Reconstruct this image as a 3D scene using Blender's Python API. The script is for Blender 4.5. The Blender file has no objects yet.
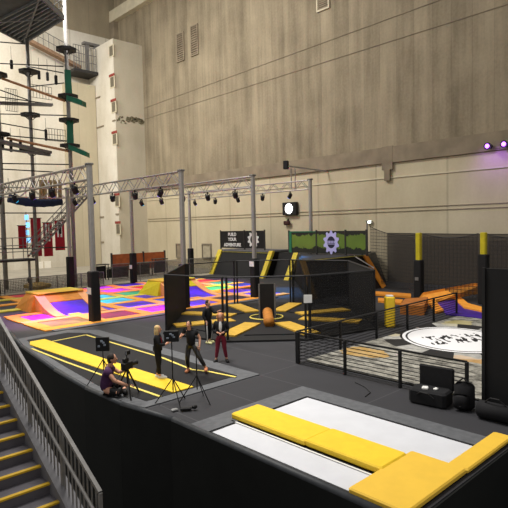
import bpy, math, random
from mathutils import Vector, Matrix
random.seed(7)
S = bpy.context.scene
COL = S.collection
PI = math.pi

# ------------------------------------------------------------------ camera
F = 525.0; CX = CY = 254.0; H = 4.8
_r1 = Vector((-240-CX, -(237-CY), -F)); _r2 = Vector((815-CX, -(214-CY), -F))
_Y = _r1.normalized(); _X = _r2.normalized(); _X = (_X - _Y*_X.dot(_Y)).normalized(); _Z = _X.cross(_Y)
RM = Matrix((_X, _Y, _Z))                       # world = RM @ camera
CAM = Vector((0, 0, H))
cd = bpy.data.cameras.new('camera'); cam = bpy.data.objects.new('camera', cd); COL.objects.link(cam)
cd.sensor_width = 36; cd.lens = F/508*36; cd.clip_end = 400
cam.matrix_world = Matrix.Translation(CAM) @ RM.to_4x4()
S.camera = cam

def _ray(px, py): return RM @ Vector((px-CX, CY-py, -F))
def at_z(px, py, z=0.0):
    d = _ray(px, py); return CAM + d*((z-H)/d.z)
def at_x(px, py, x):
    d = _ray(px, py); return CAM + d*(x/d.x)
def at_y(px, py, y):
    d = _ray(px, py); return CAM + d*(y/d.y)
VD = Vector((0.682, 0.731, 0)).normalized()     # viewing direction on plan
VR = Vector((0.731, -0.682, 0)).normalized()

# ------------------------------------------------------------------ materials
def srgb(c):
    if isinstance(c, str):
        c = tuple(int(c[i:i+2], 16)/255 for i in (0, 2, 4))
    return tuple((x/12.92 if x <= 0.04045 else ((x+0.055)/1.055)**2.4) for x in c) + (1,)
MATS = {}
def mat(name, col, rough=0.6, metal=0.0, var=0.12, scale=3.0, bump=0.0, emit=0.0, ecol=None, spec=0.4, col2=None):
    if name in MATS: return MATS[name]
    m = bpy.data.materials.new(name); m.use_nodes = True
    nt = m.node_tree; b = nt.nodes['Principled BSDF']
    c = srgb(col)
    tc = nt.nodes.new('ShaderNodeTexCoord')
    n = nt.nodes.new('ShaderNodeTexNoise'); n.inputs['Scale'].default_value = scale; n.inputs['Detail'].default_value = 5
    nt.links.new(tc.outputs['Object'], n.inputs['Vector'])
    r = nt.nodes.new('ShaderNodeValToRGB')
    c2 = srgb(col2) if col2 else tuple(x*(1+var) for x in c[:3])+(1,)
    c1 = c if col2 else tuple(x*(1-var) for x in c[:3])+(1,)
    r.color_ramp.elements[0].position = 0.35; r.color_ramp.elements[1].position = 0.65
    r.color_ramp.elements[0].color = c1; r.color_ramp.elements[1].color = c2
    nt.links.new(n.outputs['Fac'], r.inputs['Fac']); nt.links.new(r.outputs['Color'], b.inputs['Base Color'])
    b.inputs['Roughness'].default_value = rough; b.inputs['Metallic'].default_value = metal
    b.inputs['Specular IOR Level'].default_value = spec
    if emit:
        b.inputs['Emission Color'].default_value = srgb(ecol or col); b.inputs['Emission Strength'].default_value = emit
    if bump:
        bp = nt.nodes.new('ShaderNodeBump'); bp.inputs['Strength'].default_value = bump
        nt.links.new(n.outputs['Fac'], bp.inputs['Height']); nt.links.new(bp.outputs['Normal'], b.inputs['Normal'])
    MATS[name] = m; return m

def nodes_mat(name):
    m = bpy.data.materials.new(name); m.use_nodes = True; MATS[name] = m
    return m, m.node_tree, m.node_tree.nodes['Principled BSDF']
def N(nt, t, **kw):
    n = nt.nodes.new(t)
    for k, v in kw.items():
        if k.startswith('i_'): n.inputs[int(k[2:]) if k[2:].isdigit() else k[2:]].default_value = v
        else: setattr(n, k, v)
    return n
def mathn(nt, op, a, b=None, c=None):
    n = nt.nodes.new('ShaderNodeMath'); n.operation = op
    for i, v in enumerate((a, b, c)):
        if v is None: continue
        if isinstance(v, (int, float)): n.inputs[i].default_value = v
        else: nt.links.new(v, n.inputs[i])
    return n.outputs[0]
def mix(nt, f, a, b):
    n = nt.nodes.new('ShaderNodeMix'); n.data_type = 'RGBA'
    for i, v in ((0, f), (6, a), (7, b)):
        if isinstance(v, (int, float, tuple)): n.inputs[i].default_value = v
        else: nt.links.new(v, n.inputs[i])
    return n.outputs[2]

def concrete(name, dark, light, axis_scale, panel_axis, panel_w):
    m, nt, b = nodes_mat(name)
    tc = N(nt, 'ShaderNodeTexCoord'); mp = N(nt, 'ShaderNodeMapping'); mp.inputs['Scale'].default_value = axis_scale
    nt.links.new(tc.outputs['Object'], mp.inputs['Vector'])
    n1 = N(nt, 'ShaderNodeTexNoise', i_Scale=1.0, i_Detail=6.0, i_Roughness=0.6); nt.links.new(mp.outputs[0], n1.inputs['Vector'])
    n2 = N(nt, 'ShaderNodeTexNoise', i_Scale=0.35, i_Detail=4.0); nt.links.new(tc.outputs['Object'], n2.inputs['Vector'])
    n3 = N(nt, 'ShaderNodeTexNoise', i_Scale=5.0, i_Detail=4.0); nt.links.new(tc.outputs['Object'], n3.inputs['Vector'])
    sp = N(nt, 'ShaderNodeSeparateXYZ'); nt.links.new(tc.outputs['Object'], sp.inputs[0])
    cell = mathn(nt, 'FLOOR', mathn(nt, 'DIVIDE', sp.outputs[panel_axis], panel_w))
    wn = N(nt, 'ShaderNodeTexWhiteNoise', noise_dimensions='1D'); nt.links.new(cell, wn.inputs['W'])
    s = mathn(nt, 'ADD', mathn(nt, 'MULTIPLY', n1.outputs['Fac'], 0.9), mathn(nt, 'MULTIPLY', wn.outputs['Value'], 0.16))
    s = mathn(nt, 'ADD', s, mathn(nt, 'MULTIPLY', n2.outputs['Fac'], 0.5))
    s = mathn(nt, 'ADD', s, mathn(nt, 'MULTIPLY', n3.outputs['Fac'], 0.25))
    s = mathn(nt, 'SUBTRACT', s, 0.45)
    r = N(nt, 'ShaderNodeValToRGB'); r.color_ramp.elements[0].position = 0.2; r.color_ramp.elements[1].position = 0.78
    r.color_ramp.elements[0].color = srgb(dark); r.color_ramp.elements[1].color = srgb(light)
    nt.links.new(s, r.inputs['Fac'])
    # joint lines between boards
    fr = mathn(nt, 'FRACT', mathn(nt, 'DIVIDE', sp.outputs[panel_axis], panel_w))
    ln = mathn(nt, 'LESS_THAN', fr, 0.025)
    nt.links.new(mix(nt, mathn(nt, 'MULTIPLY', ln, 0.25), r.outputs['Color'], srgb('5a5146')), b.inputs['Base Color'])
    b.inputs['Roughness'].default_value = 0.9
    return m
M_CONC = concrete('concrete_wall', '716652', 'ab9d83', (1, 0.9, 0.07), 1, 1.55)
M_CONCB = concrete('beige_upper_wall', '867a64', 'a3977e', (0.5, 1, 0.15), 0, 3.1)
M_CREAM = concrete('cream_wall', 'b8ab8e', 'd0c5a8', (0.5, 0.4, 0.12), 1, 6.3)
M_CREAMW = concrete('pale_cream_wall', 'c2b9a4', 'e4ded0', (0.5, 0.4, 0.12), 0, 5.2)
M_TOWER = concrete('tower_plaster', 'aea58f', 'c4bba6', (0.5, 0.5, 0.12), 0, 50)
M_BAND = mat('grey_band', '8a7d69', 0.9, var=0.15, scale=0.8)
M_TRIM = mat('pale_trim', 'cfc5ab', 0.8, var=0.08, scale=1)
M_HALL = mat('hall_floor', 'a09a8c', 0.5, var=0.12, scale=0.5)
M_LOW = mat('lower_floor', '0d0f0d', 0.9, var=0.1)
M_BLACKW = mat('black_drape', '0b0e0c', 0.85, var=0.3, scale=1.5)
M_STEEL = mat('galvanised_steel', '7a7876', 0.6, 0.3, var=0.12, scale=8)
M_ALU = mat('aluminium', 'a8a4a0', 0.4, 0.5, var=0.06, scale=6)
M_DSTEEL = mat('dark_steel', '3b3a3a', 0.55, 0.5, var=0.2, scale=6)
M_BLACK = mat('black_paint', '111113', 0.6, var=0.2)
M_BPAD = mat('black_padding', '0e0e10', 0.75, var=0.15)
M_BFAB = mat('black_cloth', '101014', 0.85, var=0.2, scale=12)
M_GPAD = mat('grey_border_pad', '5c5e62', 0.7, var=0.12, scale=6)
M_CURB = mat('curb_pad', '33363a', 0.55, var=0.2, scale=5)
M_YEL = mat('yellow_pad', 'f2cb2e', 0.6, var=0.04, scale=4)
M_YEL2 = mat('yellow_pad_old', 'c8a03a', 0.65, var=0.1, scale=4)
M_ORG = mat('orange_pad', 'f2a038', 0.6, var=0.08, scale=3)
M_ORG2 = mat('orange_foam', 'd98a2b', 0.6, var=0.1, scale=3)
M_WBED = mat('white_bed', 'd2d4da', 0.7, var=0.03, scale=2)
M_BBED = mat('black_bed', '0e0d11', 0.8, var=0.15, scale=30)
M_LINE = mat('yellow_line', 'ecd76a', 0.7, var=0.05)
M_WHITE = mat('white_plastic', 'e6e6e4', 0.5, var=0.03)
M_GREEN = mat('green_plastic', '12664a', 0.45, var=0.12)
M_RED = mat('red_cloth', '9e1428', 0.8, var=0.12)
M_BLUE = mat('blue_tarp', '1f2c4e', 0.7, var=0.2, scale=4)
M_WOOD = mat('orange_wood', 'b98258', 0.7, var=0.2, scale=6)
M_TAN = mat('tan_rope', 'a88f66', 0.85, var=0.15, scale=6)
M_BRICK = mat('rust_orange', '9c5028', 0.8, var=0.2, scale=2)
M_SKIN = mat('skin', 'd9a184', 0.55, var=0.05)
M_BLOND = mat('blond_hair', 'd8b880', 0.7, var=0.15, scale=20)
M_GINGER = mat('ginger_hair', 'c98a5a', 0.7, var=0.2, scale=20)
M_DHAIR = mat('dark_hair', '2a211d', 0.7, var=0.2, scale=20)
M_MAROON = mat('maroon_cloth', '7a1f33', 0.85, var=0.12, scale=10)
M_PURPLE = mat('purple_cloth', '4f2f55', 0.85, var=0.12, scale=10)
M_LIP = mat('lips', 'a6504a', 0.6)
M_GLASS = mat('dark_glass', '1a1a22', 0.1, spec=0.8)
M_STEP = mat('step_grey', '57545a', 0.75, var=0.1, scale=5)
M_STRING = mat('stringer_grey', '6b6a6e', 0.6, var=0.1, scale=5)
M_NOSE = mat('nosing_yellow', 'c9a21c', 0.6, var=0.08)

def carpet():
    m, nt, b = nodes_mat('deck_carpet')
    tc = N(nt, 'ShaderNodeTexCoord'); sp = N(nt, 'ShaderNodeSeparateXYZ'); nt.links.new(tc.outputs['Object'], sp.inputs[0])
    n = N(nt, 'ShaderNodeTexNoise', i_Scale=0.7, i_Detail=6.0); nt.links.new(tc.outputs['Object'], n.inputs['Vector'])
    n2 = N(nt, 'ShaderNodeTexNoise', i_Scale=60.0, i_Detail=2.0); nt.links.new(tc.outputs['Object'], n2.inputs['Vector'])
    f = mathn(nt, 'ADD', mathn(nt, 'MULTIPLY', n.outputs['Fac'], .6), mathn(nt, 'MULTIPLY', n2.outputs['Fac'], .4))
    c = mix(nt, f, srgb('202024'), srgb('333338'))
    lx = mathn(nt, 'LESS_THAN', mathn(nt, 'FRACT', mathn(nt, 'DIVIDE', mathn(nt, 'ADD', sp.outputs[0], 0.06), 1.93)), 0.018)
    ly = mathn(nt, 'LESS_THAN', mathn(nt, 'FRACT', mathn(nt, 'DIVIDE', sp.outputs[1], 4.02)), 0.008)
    l = mathn(nt, 'MAXIMUM', lx, ly)
    nt.links.new(mix(nt, mathn(nt, 'MULTIPLY', l, .35), c, srgb('5c5c60')), b.inputs['Base Color'])
    b.inputs['Roughness'].default_value = 0.8
    return m
M_CARPET = carpet()

def net_mat(name, col, alpha, cell, axes=(1, 2), wire=0.1):
    """knotted netting: fine weave with heavier cords every cell"""
    m, nt, b = nodes_mat(name)
    tc = N(nt, 'ShaderNodeTexCoord'); sp = N(nt, 'ShaderNodeSeparateXYZ'); nt.links.new(tc.outputs['Object'], sp.inputs[0])
    a = mathn(nt, 'LESS_THAN', mathn(nt, 'FRACT', mathn(nt, 'DIVIDE', sp.outputs[axes[0]], cell)), wire)
    c = mathn(nt, 'LESS_THAN', mathn(nt, 'FRACT', mathn(nt, 'DIVIDE', sp.outputs[axes[1]], cell)), wire)
    g = mathn(nt, 'MAXIMUM', mathn(nt, 'MAXIMUM', a, c), alpha)
    b.inputs['Base Color'].default_value = srgb(col); b.inputs['Roughness'].default_value = 0.9
    nt.links.new(g, b.inputs['Alpha'])
    return m
M_NET = net_mat('black_netting', '1e1c1b', 0.3, 0.24, (1, 2), 0.12)
M_MESH = net_mat('cage_mesh', '0c0c0e', 0.93, 0.12, (1, 2), 0.05)
M_THINNET = net_mat('rope_net', '3a3734', 0.0, 0.5, (0, 2), 0.1)
M_FMESH = net_mat('steel_mesh', '54524f', 0.18, 0.12, (0, 2), 0.25)

def gear_airbag():
    m, nt, b = nodes_mat('printed_airbag')
    tc = N(nt, 'ShaderNodeTexCoord'); sp = N(nt, 'ShaderNodeSeparateXYZ'); nt.links.new(tc.outputs['Object'], sp.inputs[0])
    x, y = sp.outputs[0], sp.outputs[1]
    # stone print
    mp = N(nt, 'ShaderNodeMapping'); mp.inputs['Scale'].default_value = (1.7, 1.0, 1); mp.inputs['Rotation'].default_value = (0, 0, .15)
    nt.links.new(tc.outputs['Object'], mp.inputs['Vector'])
    n = N(nt, 'ShaderNodeTexNoise', i_Scale=2.2, i_Detail=9.0, i_Roughness=0.78); nt.links.new(mp.outputs[0], n.inputs['Vector'])
    r = N(nt, 'ShaderNodeValToRGB'); r.color_ramp.elements[0].position = 0.38; r.color_ramp.elements[1].position = 0.63
    r.color_ramp.elements[0].color = srgb('2c2b27'); r.color_ramp.elements[1].color = srgb('b0ada2')
    nt.links.new(n.outputs['Fac'], r.inputs['Fac'])
    col = r.outputs['Color']
    # yellow spray patches (x, y, rx, ry)
    n4 = N(nt, 'ShaderNodeTexNoise', i_Scale=2.0, i_Detail=3.0); nt.links.new(tc.outputs['Object'], n4.inputs['Vector'])
    for (ax, ay, rx, ry, cc) in ((15.9, 11.2, .8, 1.2, 'c89a3a'), (14.5, 7.6, .55, .5, 'd9a62c'), (17.4, 8.0, .5, 1.0, 'c99646'), (17.5, 6.6, .5, .5, 'd08c3c'), (23.4, 11.2, 1.0, .8, 'b8aa6a'), (19.6, 12.0, .9, .5, 'b9a75a')):
        dx = mathn(nt, 'DIVIDE', mathn(nt, 'SUBTRACT', x, ax), rx); dy = mathn(nt, 'DIVIDE', mathn(nt, 'SUBTRACT', y, ay), ry)
        d = mathn(nt, 'ADD', mathn(nt, 'POWER', mathn(nt, 'ABSOLUTE', dx), 2.0), mathn(nt, 'POWER', mathn(nt, 'ABSOLUTE', dy), 2.0))
        d = mathn(nt, 'ADD', d, mathn(nt, 'MULTIPLY', n4.outputs['Fac'], 1.4))
        col = mix(nt, mathn(nt, 'MULTIPLY', mathn(nt, 'LESS_THAN', d, 1.35), .6), col, srgb(cc))
    GX, GY = 20.2, 9.75
    dx = mathn(nt, 'SUBTRACT', x, GX); dy = mathn(nt, 'SUBTRACT', y, GY)
    # stretched along the viewing axis as printed
    u = mathn(nt, 'ADD', mathn(nt, 'MULTIPLY', dx, .731), mathn(nt, 'MULTIPLY', dy, -.682))
    v = mathn(nt, 'ADD', mathn(nt, 'MULTIPLY', dx, .682), mathn(nt, 'MULTIPLY', dy, .731))
    v = mathn(nt, 'MULTIPLY', v, 0.85)
    rr = mathn(nt, 'SQRT', mathn(nt, 'ADD', mathn(nt, 'MULTIPLY', u, u), mathn(nt, 'MULTIPLY', v, v)))
    th = mathn(nt, 'ARCTAN2', v, u)
    tooth = mathn(nt, 'GREATER_THAN', mathn(nt, 'SINE', mathn(nt, 'ADD', mathn(nt, 'MULTIPLY', th, 8.0), 0.5)), 0.0)
    Rt = mathn(nt, 'ADD', mathn(nt, 'MULTIPLY', tooth, .72), 2.14)
    col = mix(nt, mathn(nt, 'LESS_THAN', rr, 2.85), col, mix(nt, .3, col, srgb('e2e2e0')))
    col = mix(nt, mathn(nt, 'LESS_THAN', rr, Rt), col, srgb('17171a'))
    col = mix(nt, mathn(nt, 'LESS_THAN', rr, 2.05), col, srgb('ececee'))
    col = mix(nt, mathn(nt, 'COMPARE', rr, 1.88, 0.04), col, srgb('17171a'))
    # hand-lettered strokes across the disc
    w = N(nt, 'ShaderNodeTexNoise', i_Scale=3.2, i_Detail=1.0); cmb = N(nt, 'ShaderNodeCombineXYZ')
    nt.links.new(mathn(nt, 'MULTIPLY', u, 1.5), cmb.inputs[0]); nt.links.new(mathn(nt, 'MULTIPLY', v, .55), cmb.inputs[1]); nt.links.new(cmb.outputs[0], w.inputs['Vector'])
    st = mathn(nt, 'GREATER_THAN', w.outputs['Fac'], 0.535)
    st = mathn(nt, 'MULTIPLY', st, mathn(nt, 'LESS_THAN', mathn(nt, 'ABSOLUTE', u), 1.25))
    vv = mathn(nt, 'SUBTRACT', v, mathn(nt, 'MULTIPLY', u, .18))
    st = mathn(nt, 'MULTIPLY', st, mathn(nt, 'LESS_THAN', mathn(nt, 'ABSOLUTE', vv), 0.62))
    col = mix(nt, st, col, srgb('1c1c20'))
    nt.links.new(col, b.inputs['Base Color']); b.inputs['Roughness'].default_value = 0.6
    return m
M_BAG = gear_airbag()

# ------------------------------------------------------------------ mesh builder
class MB:
    def __init__(s): s.v = []; s.f = []
    def add(s, vs, fs):
        o = len(s.v); s.v += [Vector(p) for p in vs]; s.f += [tuple(i+o for i in f) for f in fs]; return s
    def box(s, c, size, rz=0.0, bev=0.0):
        hx, hy, hz = size[0]/2, size[1]/2, size[2]/2
        if bev:
            b = min(bev, hx*.9, hy*.9, hz*.9)
            outl = lambda k, z: [(sx*(hx-k[0]), sy*(hy-k[1]), z) for sx, sy in ((-1, -1), (1, -1), (1, 1), (-1, 1))]
            def ring(ins, z):
                p = []
                for sx, sy, first in ((-1, -1, 0), (1, -1, 1), (1, 1, 0), (-1, 1, 1)):
                    a = (sx*(hx-ins), sy*(hy-ins-b), z); d = (sx*(hx-ins-b), sy*(hy-ins), z)
                    p += [a, d] if first == 0 else [d, a]
                return p
            rings = [ring(b*.7, -hz), ring(0, -hz+b*.7), ring(0, hz-b*.7), ring(b*.7, hz)]
            vs = [q for r in rings for q in r]; fs = [tuple(range(7, -1, -1)), tuple(range(24, 32))]
            for k in range(3):
                for i in range(8):
                    j = (i+1) % 8; fs.append((k*8+i, k*8+j, k*8+8+j, k*8+8+i))
        else:
            vs = [(x, y, z) for z in (-hz, hz) for x, y in ((-hx, -hy), (hx, -hy), (hx, hy), (-hx, hy))]
            fs = [(3, 2, 1, 0), (4, 5, 6, 7), (0, 1, 5, 4), (1, 2, 6, 5), (2, 3, 7, 6), (3, 0, 4, 7)]
        R = Matrix.Rotation(rz, 3, 'Z'); c = Vector(c)
        return s.add([c + R @ Vector(q) for q in vs], fs)
    def span(s, a, b, bev=0.0):
        a = Vector(a); b = Vector(b); return s.box((a+b)/2, [abs(x) for x in (b-a)], 0, bev)
    def beam(s, p0, p1, w, h, up=(0, 0, 1)):
        p0 = Vector(p0); p1 = Vector(p1); d = (p1-p0).normalized(); up = Vector(up)
        if abs(d.dot(up)) > .98: up = Vector((1, 0, 0))
        r = d.cross(up).normalized(); u = r.cross(d)
        vs = [p + r*(sx*w/2) + u*(sy*h/2) for p in (p0, p1) for sx, sy in ((-1, -1), (1, -1), (1, 1), (-1, 1))]
        return s.add(vs, [(3, 2, 1, 0), (4, 5, 6, 7), (0, 1, 5, 4), (1, 2, 6, 5), (2, 3, 7, 6), (3, 0, 4, 7)])
    def tube(s, pts, r, n=8, caps=True):
        pts = [Vector(p) for p in pts]; rs = r if isinstance(r, (list, tuple)) else [r]*len(pts)
        rings = []
        for i, p in enumerate(pts):
            d = (pts[min(i+1, len(pts)-1)] - pts[max(i-1, 0)]).normalized()
            up = Vector((0, 0, 1)) if abs(d.z) < .95 else Vector((1, 0, 0))
            a = d.cross(up).normalized(); b = a.cross(d)
            rings.append([p + (a*math.cos(2*PI*k/n) + b*math.sin(2*PI*k/n))*rs[i] for k in range(n)])
        vs = [q for rg in rings for q in rg]; fs = []
        for i in range(len(pts)-1):
            for k in range(n):
                j = (k+1) % n; fs.append((i*n+k, i*n+j, (i+1)*n+j, (i+1)*n+k))
        if caps: fs += [tuple(range(n-1, -1, -1)), tuple((len(pts)-1)*n+k for k in range(n))]
        return s.add(vs, fs)
    def prism(s, poly, z0, z1, lift=None):
        n = len(poly); vs = [(p[0], p[1], z0) for p in poly] + [(p[0], p[1], z1) for p in poly]
        fs = [tuple(range(n-1, -1, -1)), tuple(range(n, 2*n))] + [(i, (i+1) % n, n+(i+1) % n, n+i) for i in range(n)]
        return s.add(vs, fs)
    def extr(s, poly, off):
        """closed polygon of 3-d points pushed along off"""
        n = len(poly); off = Vector(off); a = [Vector(p) for p in poly]
        return s.add(a + [p+off for p in a], [tuple(range(n-1, -1, -1)), tuple(range(n, 2*n))] + [(i, (i+1) % n, n+(i+1) % n, n+i) for i in range(n)])
    def ell(s, c, r, nu=14, nv=9, z0=-1.0, z1=1.0, R=None):
        c = Vector(c); vs = []; fs = []
        a0 = math.asin(max(-1, z0)); a1 = math.asin(min(1, z1))
        for j in range(nv+1):
            t = a0 + (a1-a0)*j/nv
            for i in range(nu):
                p = Vector((math.cos(t)*math.cos(2*PI*i/nu)*r[0], math.cos(t)*math.sin(2*PI*i/nu)*r[1], math.sin(t)*r[2]))
                vs.append(c + (R @ p if R else p))
        for j in range(nv):
            for i in range(nu):
                k = (i+1) % nu; fs.append((j*nu+i, j*nu+k, (j+1)*nu+k, (j+1)*nu+i))
        fs += [tuple(range(nu-1, -1, -1)), tuple(nv*nu+i for i in range(nu))]
        return s.add(vs, fs)
    def build(s, name, m, parent=None, smooth=False, loc=None):
        o0 = Vector((0, 0, 0))
        if parent is not None:
            q = parent
            while q is not None: o0 += Vector(q.get('_o', (0, 0, 0))) if q.type != 'EMPTY' else q.location; q = q.parent
        elif loc is not None: o0 = Vector(loc)
        me = bpy.data.meshes.new(name); me.from_pydata([tuple(p-o0) for p in s.v], [], s.f); me.update()
        if smooth: me.polygons.foreach_set('use_smooth', [True]*len(me.polygons))
        me.materials.append(m)
        o = bpy.data.objects.new(name, me); COL.objects.link(o)
        if parent is not None: o.parent = parent
        elif loc is not None: o.location = loc
        return o

def tag(o, label=None, cat=None, group=None, kind=None):
    if label: o['label'] = label
    if cat: o['category'] = cat
    if group: o['group'] = group
    if kind: o['kind'] = kind
    return o
def thing(name, loc, label, cat, group=None, rz=0.0):
    o = bpy.data.objects.new(name, None); COL.objects.link(o); o.location = loc; o.rotation_euler = (0, 0, rz)
    o.empty_display_size = 0.2
    return tag(o, label, cat, group)
KIDS = {}
def copy_tree(o, loc=None, rz=None, label=None, parent=None):
    c = o.copy(); COL.objects.link(c)
    if parent is not None: c.parent = parent
    for ch in [x for x in list(bpy.data.objects) if x.parent == o]: copy_tree(ch, parent=c)
    if loc is not None: c.location = loc
    if rz is not None: c.rotation_euler = (0, 0, rz)
    if label: c['label'] = label
    return c
def struct(o): o['kind'] = 'structure'; return o
ORD = ['first', 'second', 'third', 'fourth', 'fifth', 'sixth', 'seventh', 'eighth', 'ninth', 'tenth']

# ------------------------------------------------------------------ the hall
LZ = -3.5
struct(MB().span((-15, -12, LZ-.2), (40, 44, LZ)).build('floor', M_LOW))
CURB = [(7.28, 4.3), (7.28, 10.9), (6.97, 12.9), (6.95, 15.0), (7.15, 17.8), (7.7, 22.6), (8.3, 25.6), (9.4, 31.5), (10.8, 41.6)]
deck = CURB + [(37.9, 41.6), (37.9, -4), (11.75, -4), (11.75, 4.3)]
struct(MB().prism(deck, LZ, 0).build('floor', M_CARPET))
struct(MB().span((-15, 41.6, LZ), (37.9, 68.2, -0.02)).build('floor', M_HALL))
# black drapes closing the side of the raised deck
mb = MB()
for a, b in zip(CURB[:-1], CURB[1:]):
    a = Vector((*a, 0)); b = Vector((*b, 0)); n = (b-a).normalized().cross(Vector((0, 0, 1)))*-0.03
    mb.extr([a+Vector((0, 0, -.02))+n*.2, b+Vector((0, 0, -.02))+n*.2, b+Vector((0, 0, LZ))+n*.2, a+Vector((0, 0, LZ))+n*.2], n)
mb.span((7.28, 4.26, LZ), (11.75, 4.3, -.02))
struct(mb.build('trim_1', M_BLACKW))

# right-hand wall: concrete above, cream below
struct(MB().span((38, -14, 9.7), (38.6, 69, 42)).build('wall_right', M_CONC))
struct(MB().span((38, -14, LZ), (38.6, 69, 9.7)).build('wall_right', M_CREAM))
struct(MB().span((37.8, -14, 9.75), (38, 61.2, 11.05)).build('trim_2', M_BAND))
struct(MB().span((37.93, -14, 8.5), (38, 61.2, 8.6)).build('trim_3', M_TRIM))
pz = at_x(387, 160, 37.8)
struct(MB().span((37.78, pz.y-.5, 9.2), (38, pz.y+.5, 11.1)).span((37.75, pz.y-.25, 8.3), (38, pz.y+.25, 9.2)).build('trim_4', M_BAND))
mb = MB()
for z0, z1 in ((20.75, 21.9), (19.3, 19.7)): mb.tube([(37.97, -12, z1), (37.97, 61, z0)], 0.03, 6)
for z in (6.05, 5.75): mb.tube([(37.95, -12, z), (37.95, 61, z)], 0.025, 6)
struct(mb.build('trim_5', M_BAND))
# back wall
struct(MB().span((-15, 68.2, 31.35), (38.6, 69, 42)).build('wall_back', M_CONCB))
struct(MB().span((-15, 68.05, LZ), (38.6, 69, 31.35)).build('wall_back', M_CREAMW))
# cream stair tower in the corner
TX, TY, TZ = 33.8, 61.2, 28.9
struct(MB().span((TX, TY, LZ), (38, 68.1, TZ)).build('wall_tower', M_TOWER))
struct(MB().span((TX-.05, TY+.02, LZ), (TX, 68.1, TZ)).build('wall_tower', M_CREAMW))  # paler sheet, the stronger light on this face is in its colour
# big beam high on the wall and its bracket
struct(MB().span((37.2, 20, 33.7), (38, 68.2, 35.2)).build('trim_6', M_TRIM))
struct(MB().span((37.3, 67.2, 29), (38, 68.2, 33.7)).build('trim_7', M_BAND))

# slot windows in the tower face with red lintels
def slot(px, py, n, red=True):
    p = at_x(px, py, TX-.05)
    o = MB().span((TX-.1, p.y-.62, p.z-.75), (TX-.04, p.y+.62, p.z+.75)).build('window_%d' % n, M_TRIM)
    MB().span((TX-.13, p.y-.42, p.z-.6), (TX-.1, p.y+.42, p.z+.6)).build('pane', mat('slot_pane', '6f6858', .4), o)
    if red: MB().span((TX-.16, p.y-.68, p.z+.7), (TX-.1, p.y+.68, p.z+1.0)).build('lintel', mat('red_lintel', '8e3b33', .8), o)
    struct(o)
for i, (a, b, r) in enumerate(((111.5, 51, 0), (112.5, 82, 1), (114, 107, 1), (115, 139, 1), (117.5, 201, 1), (118.5, 229, 1))): slot(a, b, i+1, r)
# dirt ledges on the tower
mb = MB()
for px, py, L in ((116, 120, 1.6), (100, 127, 2.2), (97, 98, 2.0), (102, 217, 1.2), (102, 242, 1.2), (118, 214, 1)):
    p = at_x(px, py, TX-.05); mb.span((TX-.16, max(p.y-L/2, TY), p.z-.07), (TX-.04, min(p.y+L/2, 68), p.z+.07))
struct(mb.build('trim_8', M_BAND))
MOSS = mat('dry_growth', '6d6650', .9, var=.4, scale=6)
p0 = at_y(117, 120, TY); p1 = at_y(145, 120, TY)
mb = MB()
for k in range(46):
    t = random.random(); q = p0.lerp(p1, t); s = random.uniform(.12, .34)*(0.5+t)
    mb.ell((q.x, TY-.055, q.z+random.gauss(0, .22)), (s, .04, s*.6), 6, 3)
tag(mb.build('dried_plants', MOSS), 'brown dried growth along a ledge on the tower face', 'plant', kind='stuff')
pa_ = at_y(68, 80, 66.2); pb_ = at_y(96, 80, 66.2)
struct(MB().span((pa_.x, 66.2, LZ), (TX-.1, 68.05, pb_.z-.8)).build('wall_recess', concrete('tan_plaster', 'b3a88e', 'c6bb9f', (.5, .5, .12), 0, 2.4)))
a = at_y(36, 262, 67.9); b = at_y(52, 284, 67.9)
d_ = struct(MB().span((a.x, 67.9, -.02), (b.x, 68.05, a.z)).build('door_1', mat('door_glow_white', 'f3eee0', .5, var=.03)))  # bright light of the doorway is put into this near-white colour
MB().span(((a.x+b.x)/2-.05, 67.85, 0), ((a.x+b.x)/2+.05, 67.9, a.z)).build('door_post', M_TRIM, d_)
# vents and small windows in the main wall
def wall_win(name, x0, y0, x1, y1, n, bars=0, fm=M_TRIM, pm=None):
    a = at_x(x0, y0, 38); b = at_x(x1, y1, 38)
    ylo, yhi, zlo, zhi = min(a.y, b.y), max(a.y, b.y), min(a.z, b.z), max(a.z, b.z)
    mb = MB(); w = .14
    mb.span((37.84, ylo, zlo), (38, ylo+w, zhi)).span((37.84, yhi-w, zlo), (38, yhi, zhi)).span((37.84, ylo+w, zlo), (38, yhi-w, zlo+w)).span((37.84, ylo+w, zhi-w), (38, yhi-w, zhi))
    o = struct(mb.build('%s_%d' % (name, n), fm))
    if bars:
        mb = MB()
        for k in range(bars):
            z = zlo+w+(k+.5)*(zhi-zlo-2*w)/bars; mb.beam((37.9, ylo+w, z), (37.9, yhi-w, z), .1, .12)
        mb.span((37.97, ylo+w, zlo+w), (38.0, yhi-w, zhi-w)); mb.build('louvre', M_BAND, o)
    else: MB().span((37.93, ylo+w, zlo+w), (37.99, yhi-w, zhi-w)).build('pane', pm or M_BAND, o)
wall_win('window', 177, 35, 185, 60, 7, 12, M_BAND); wall_win('window', 191, 27, 199, 54, 8, 12, M_BAND)
wall_win('window', 317, -8, 330, 8, 9, 9, M_TRIM)
wall_win('window', 176.5, 243.5, 182.5, 258, 10, 0, mat('win_frame', '7d7565', .7)); wall_win('window', 202.5, 243.5, 212, 259, 11, 0, MATS['win_frame'], mat('win_pane', 'a89f88', .6))

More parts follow.
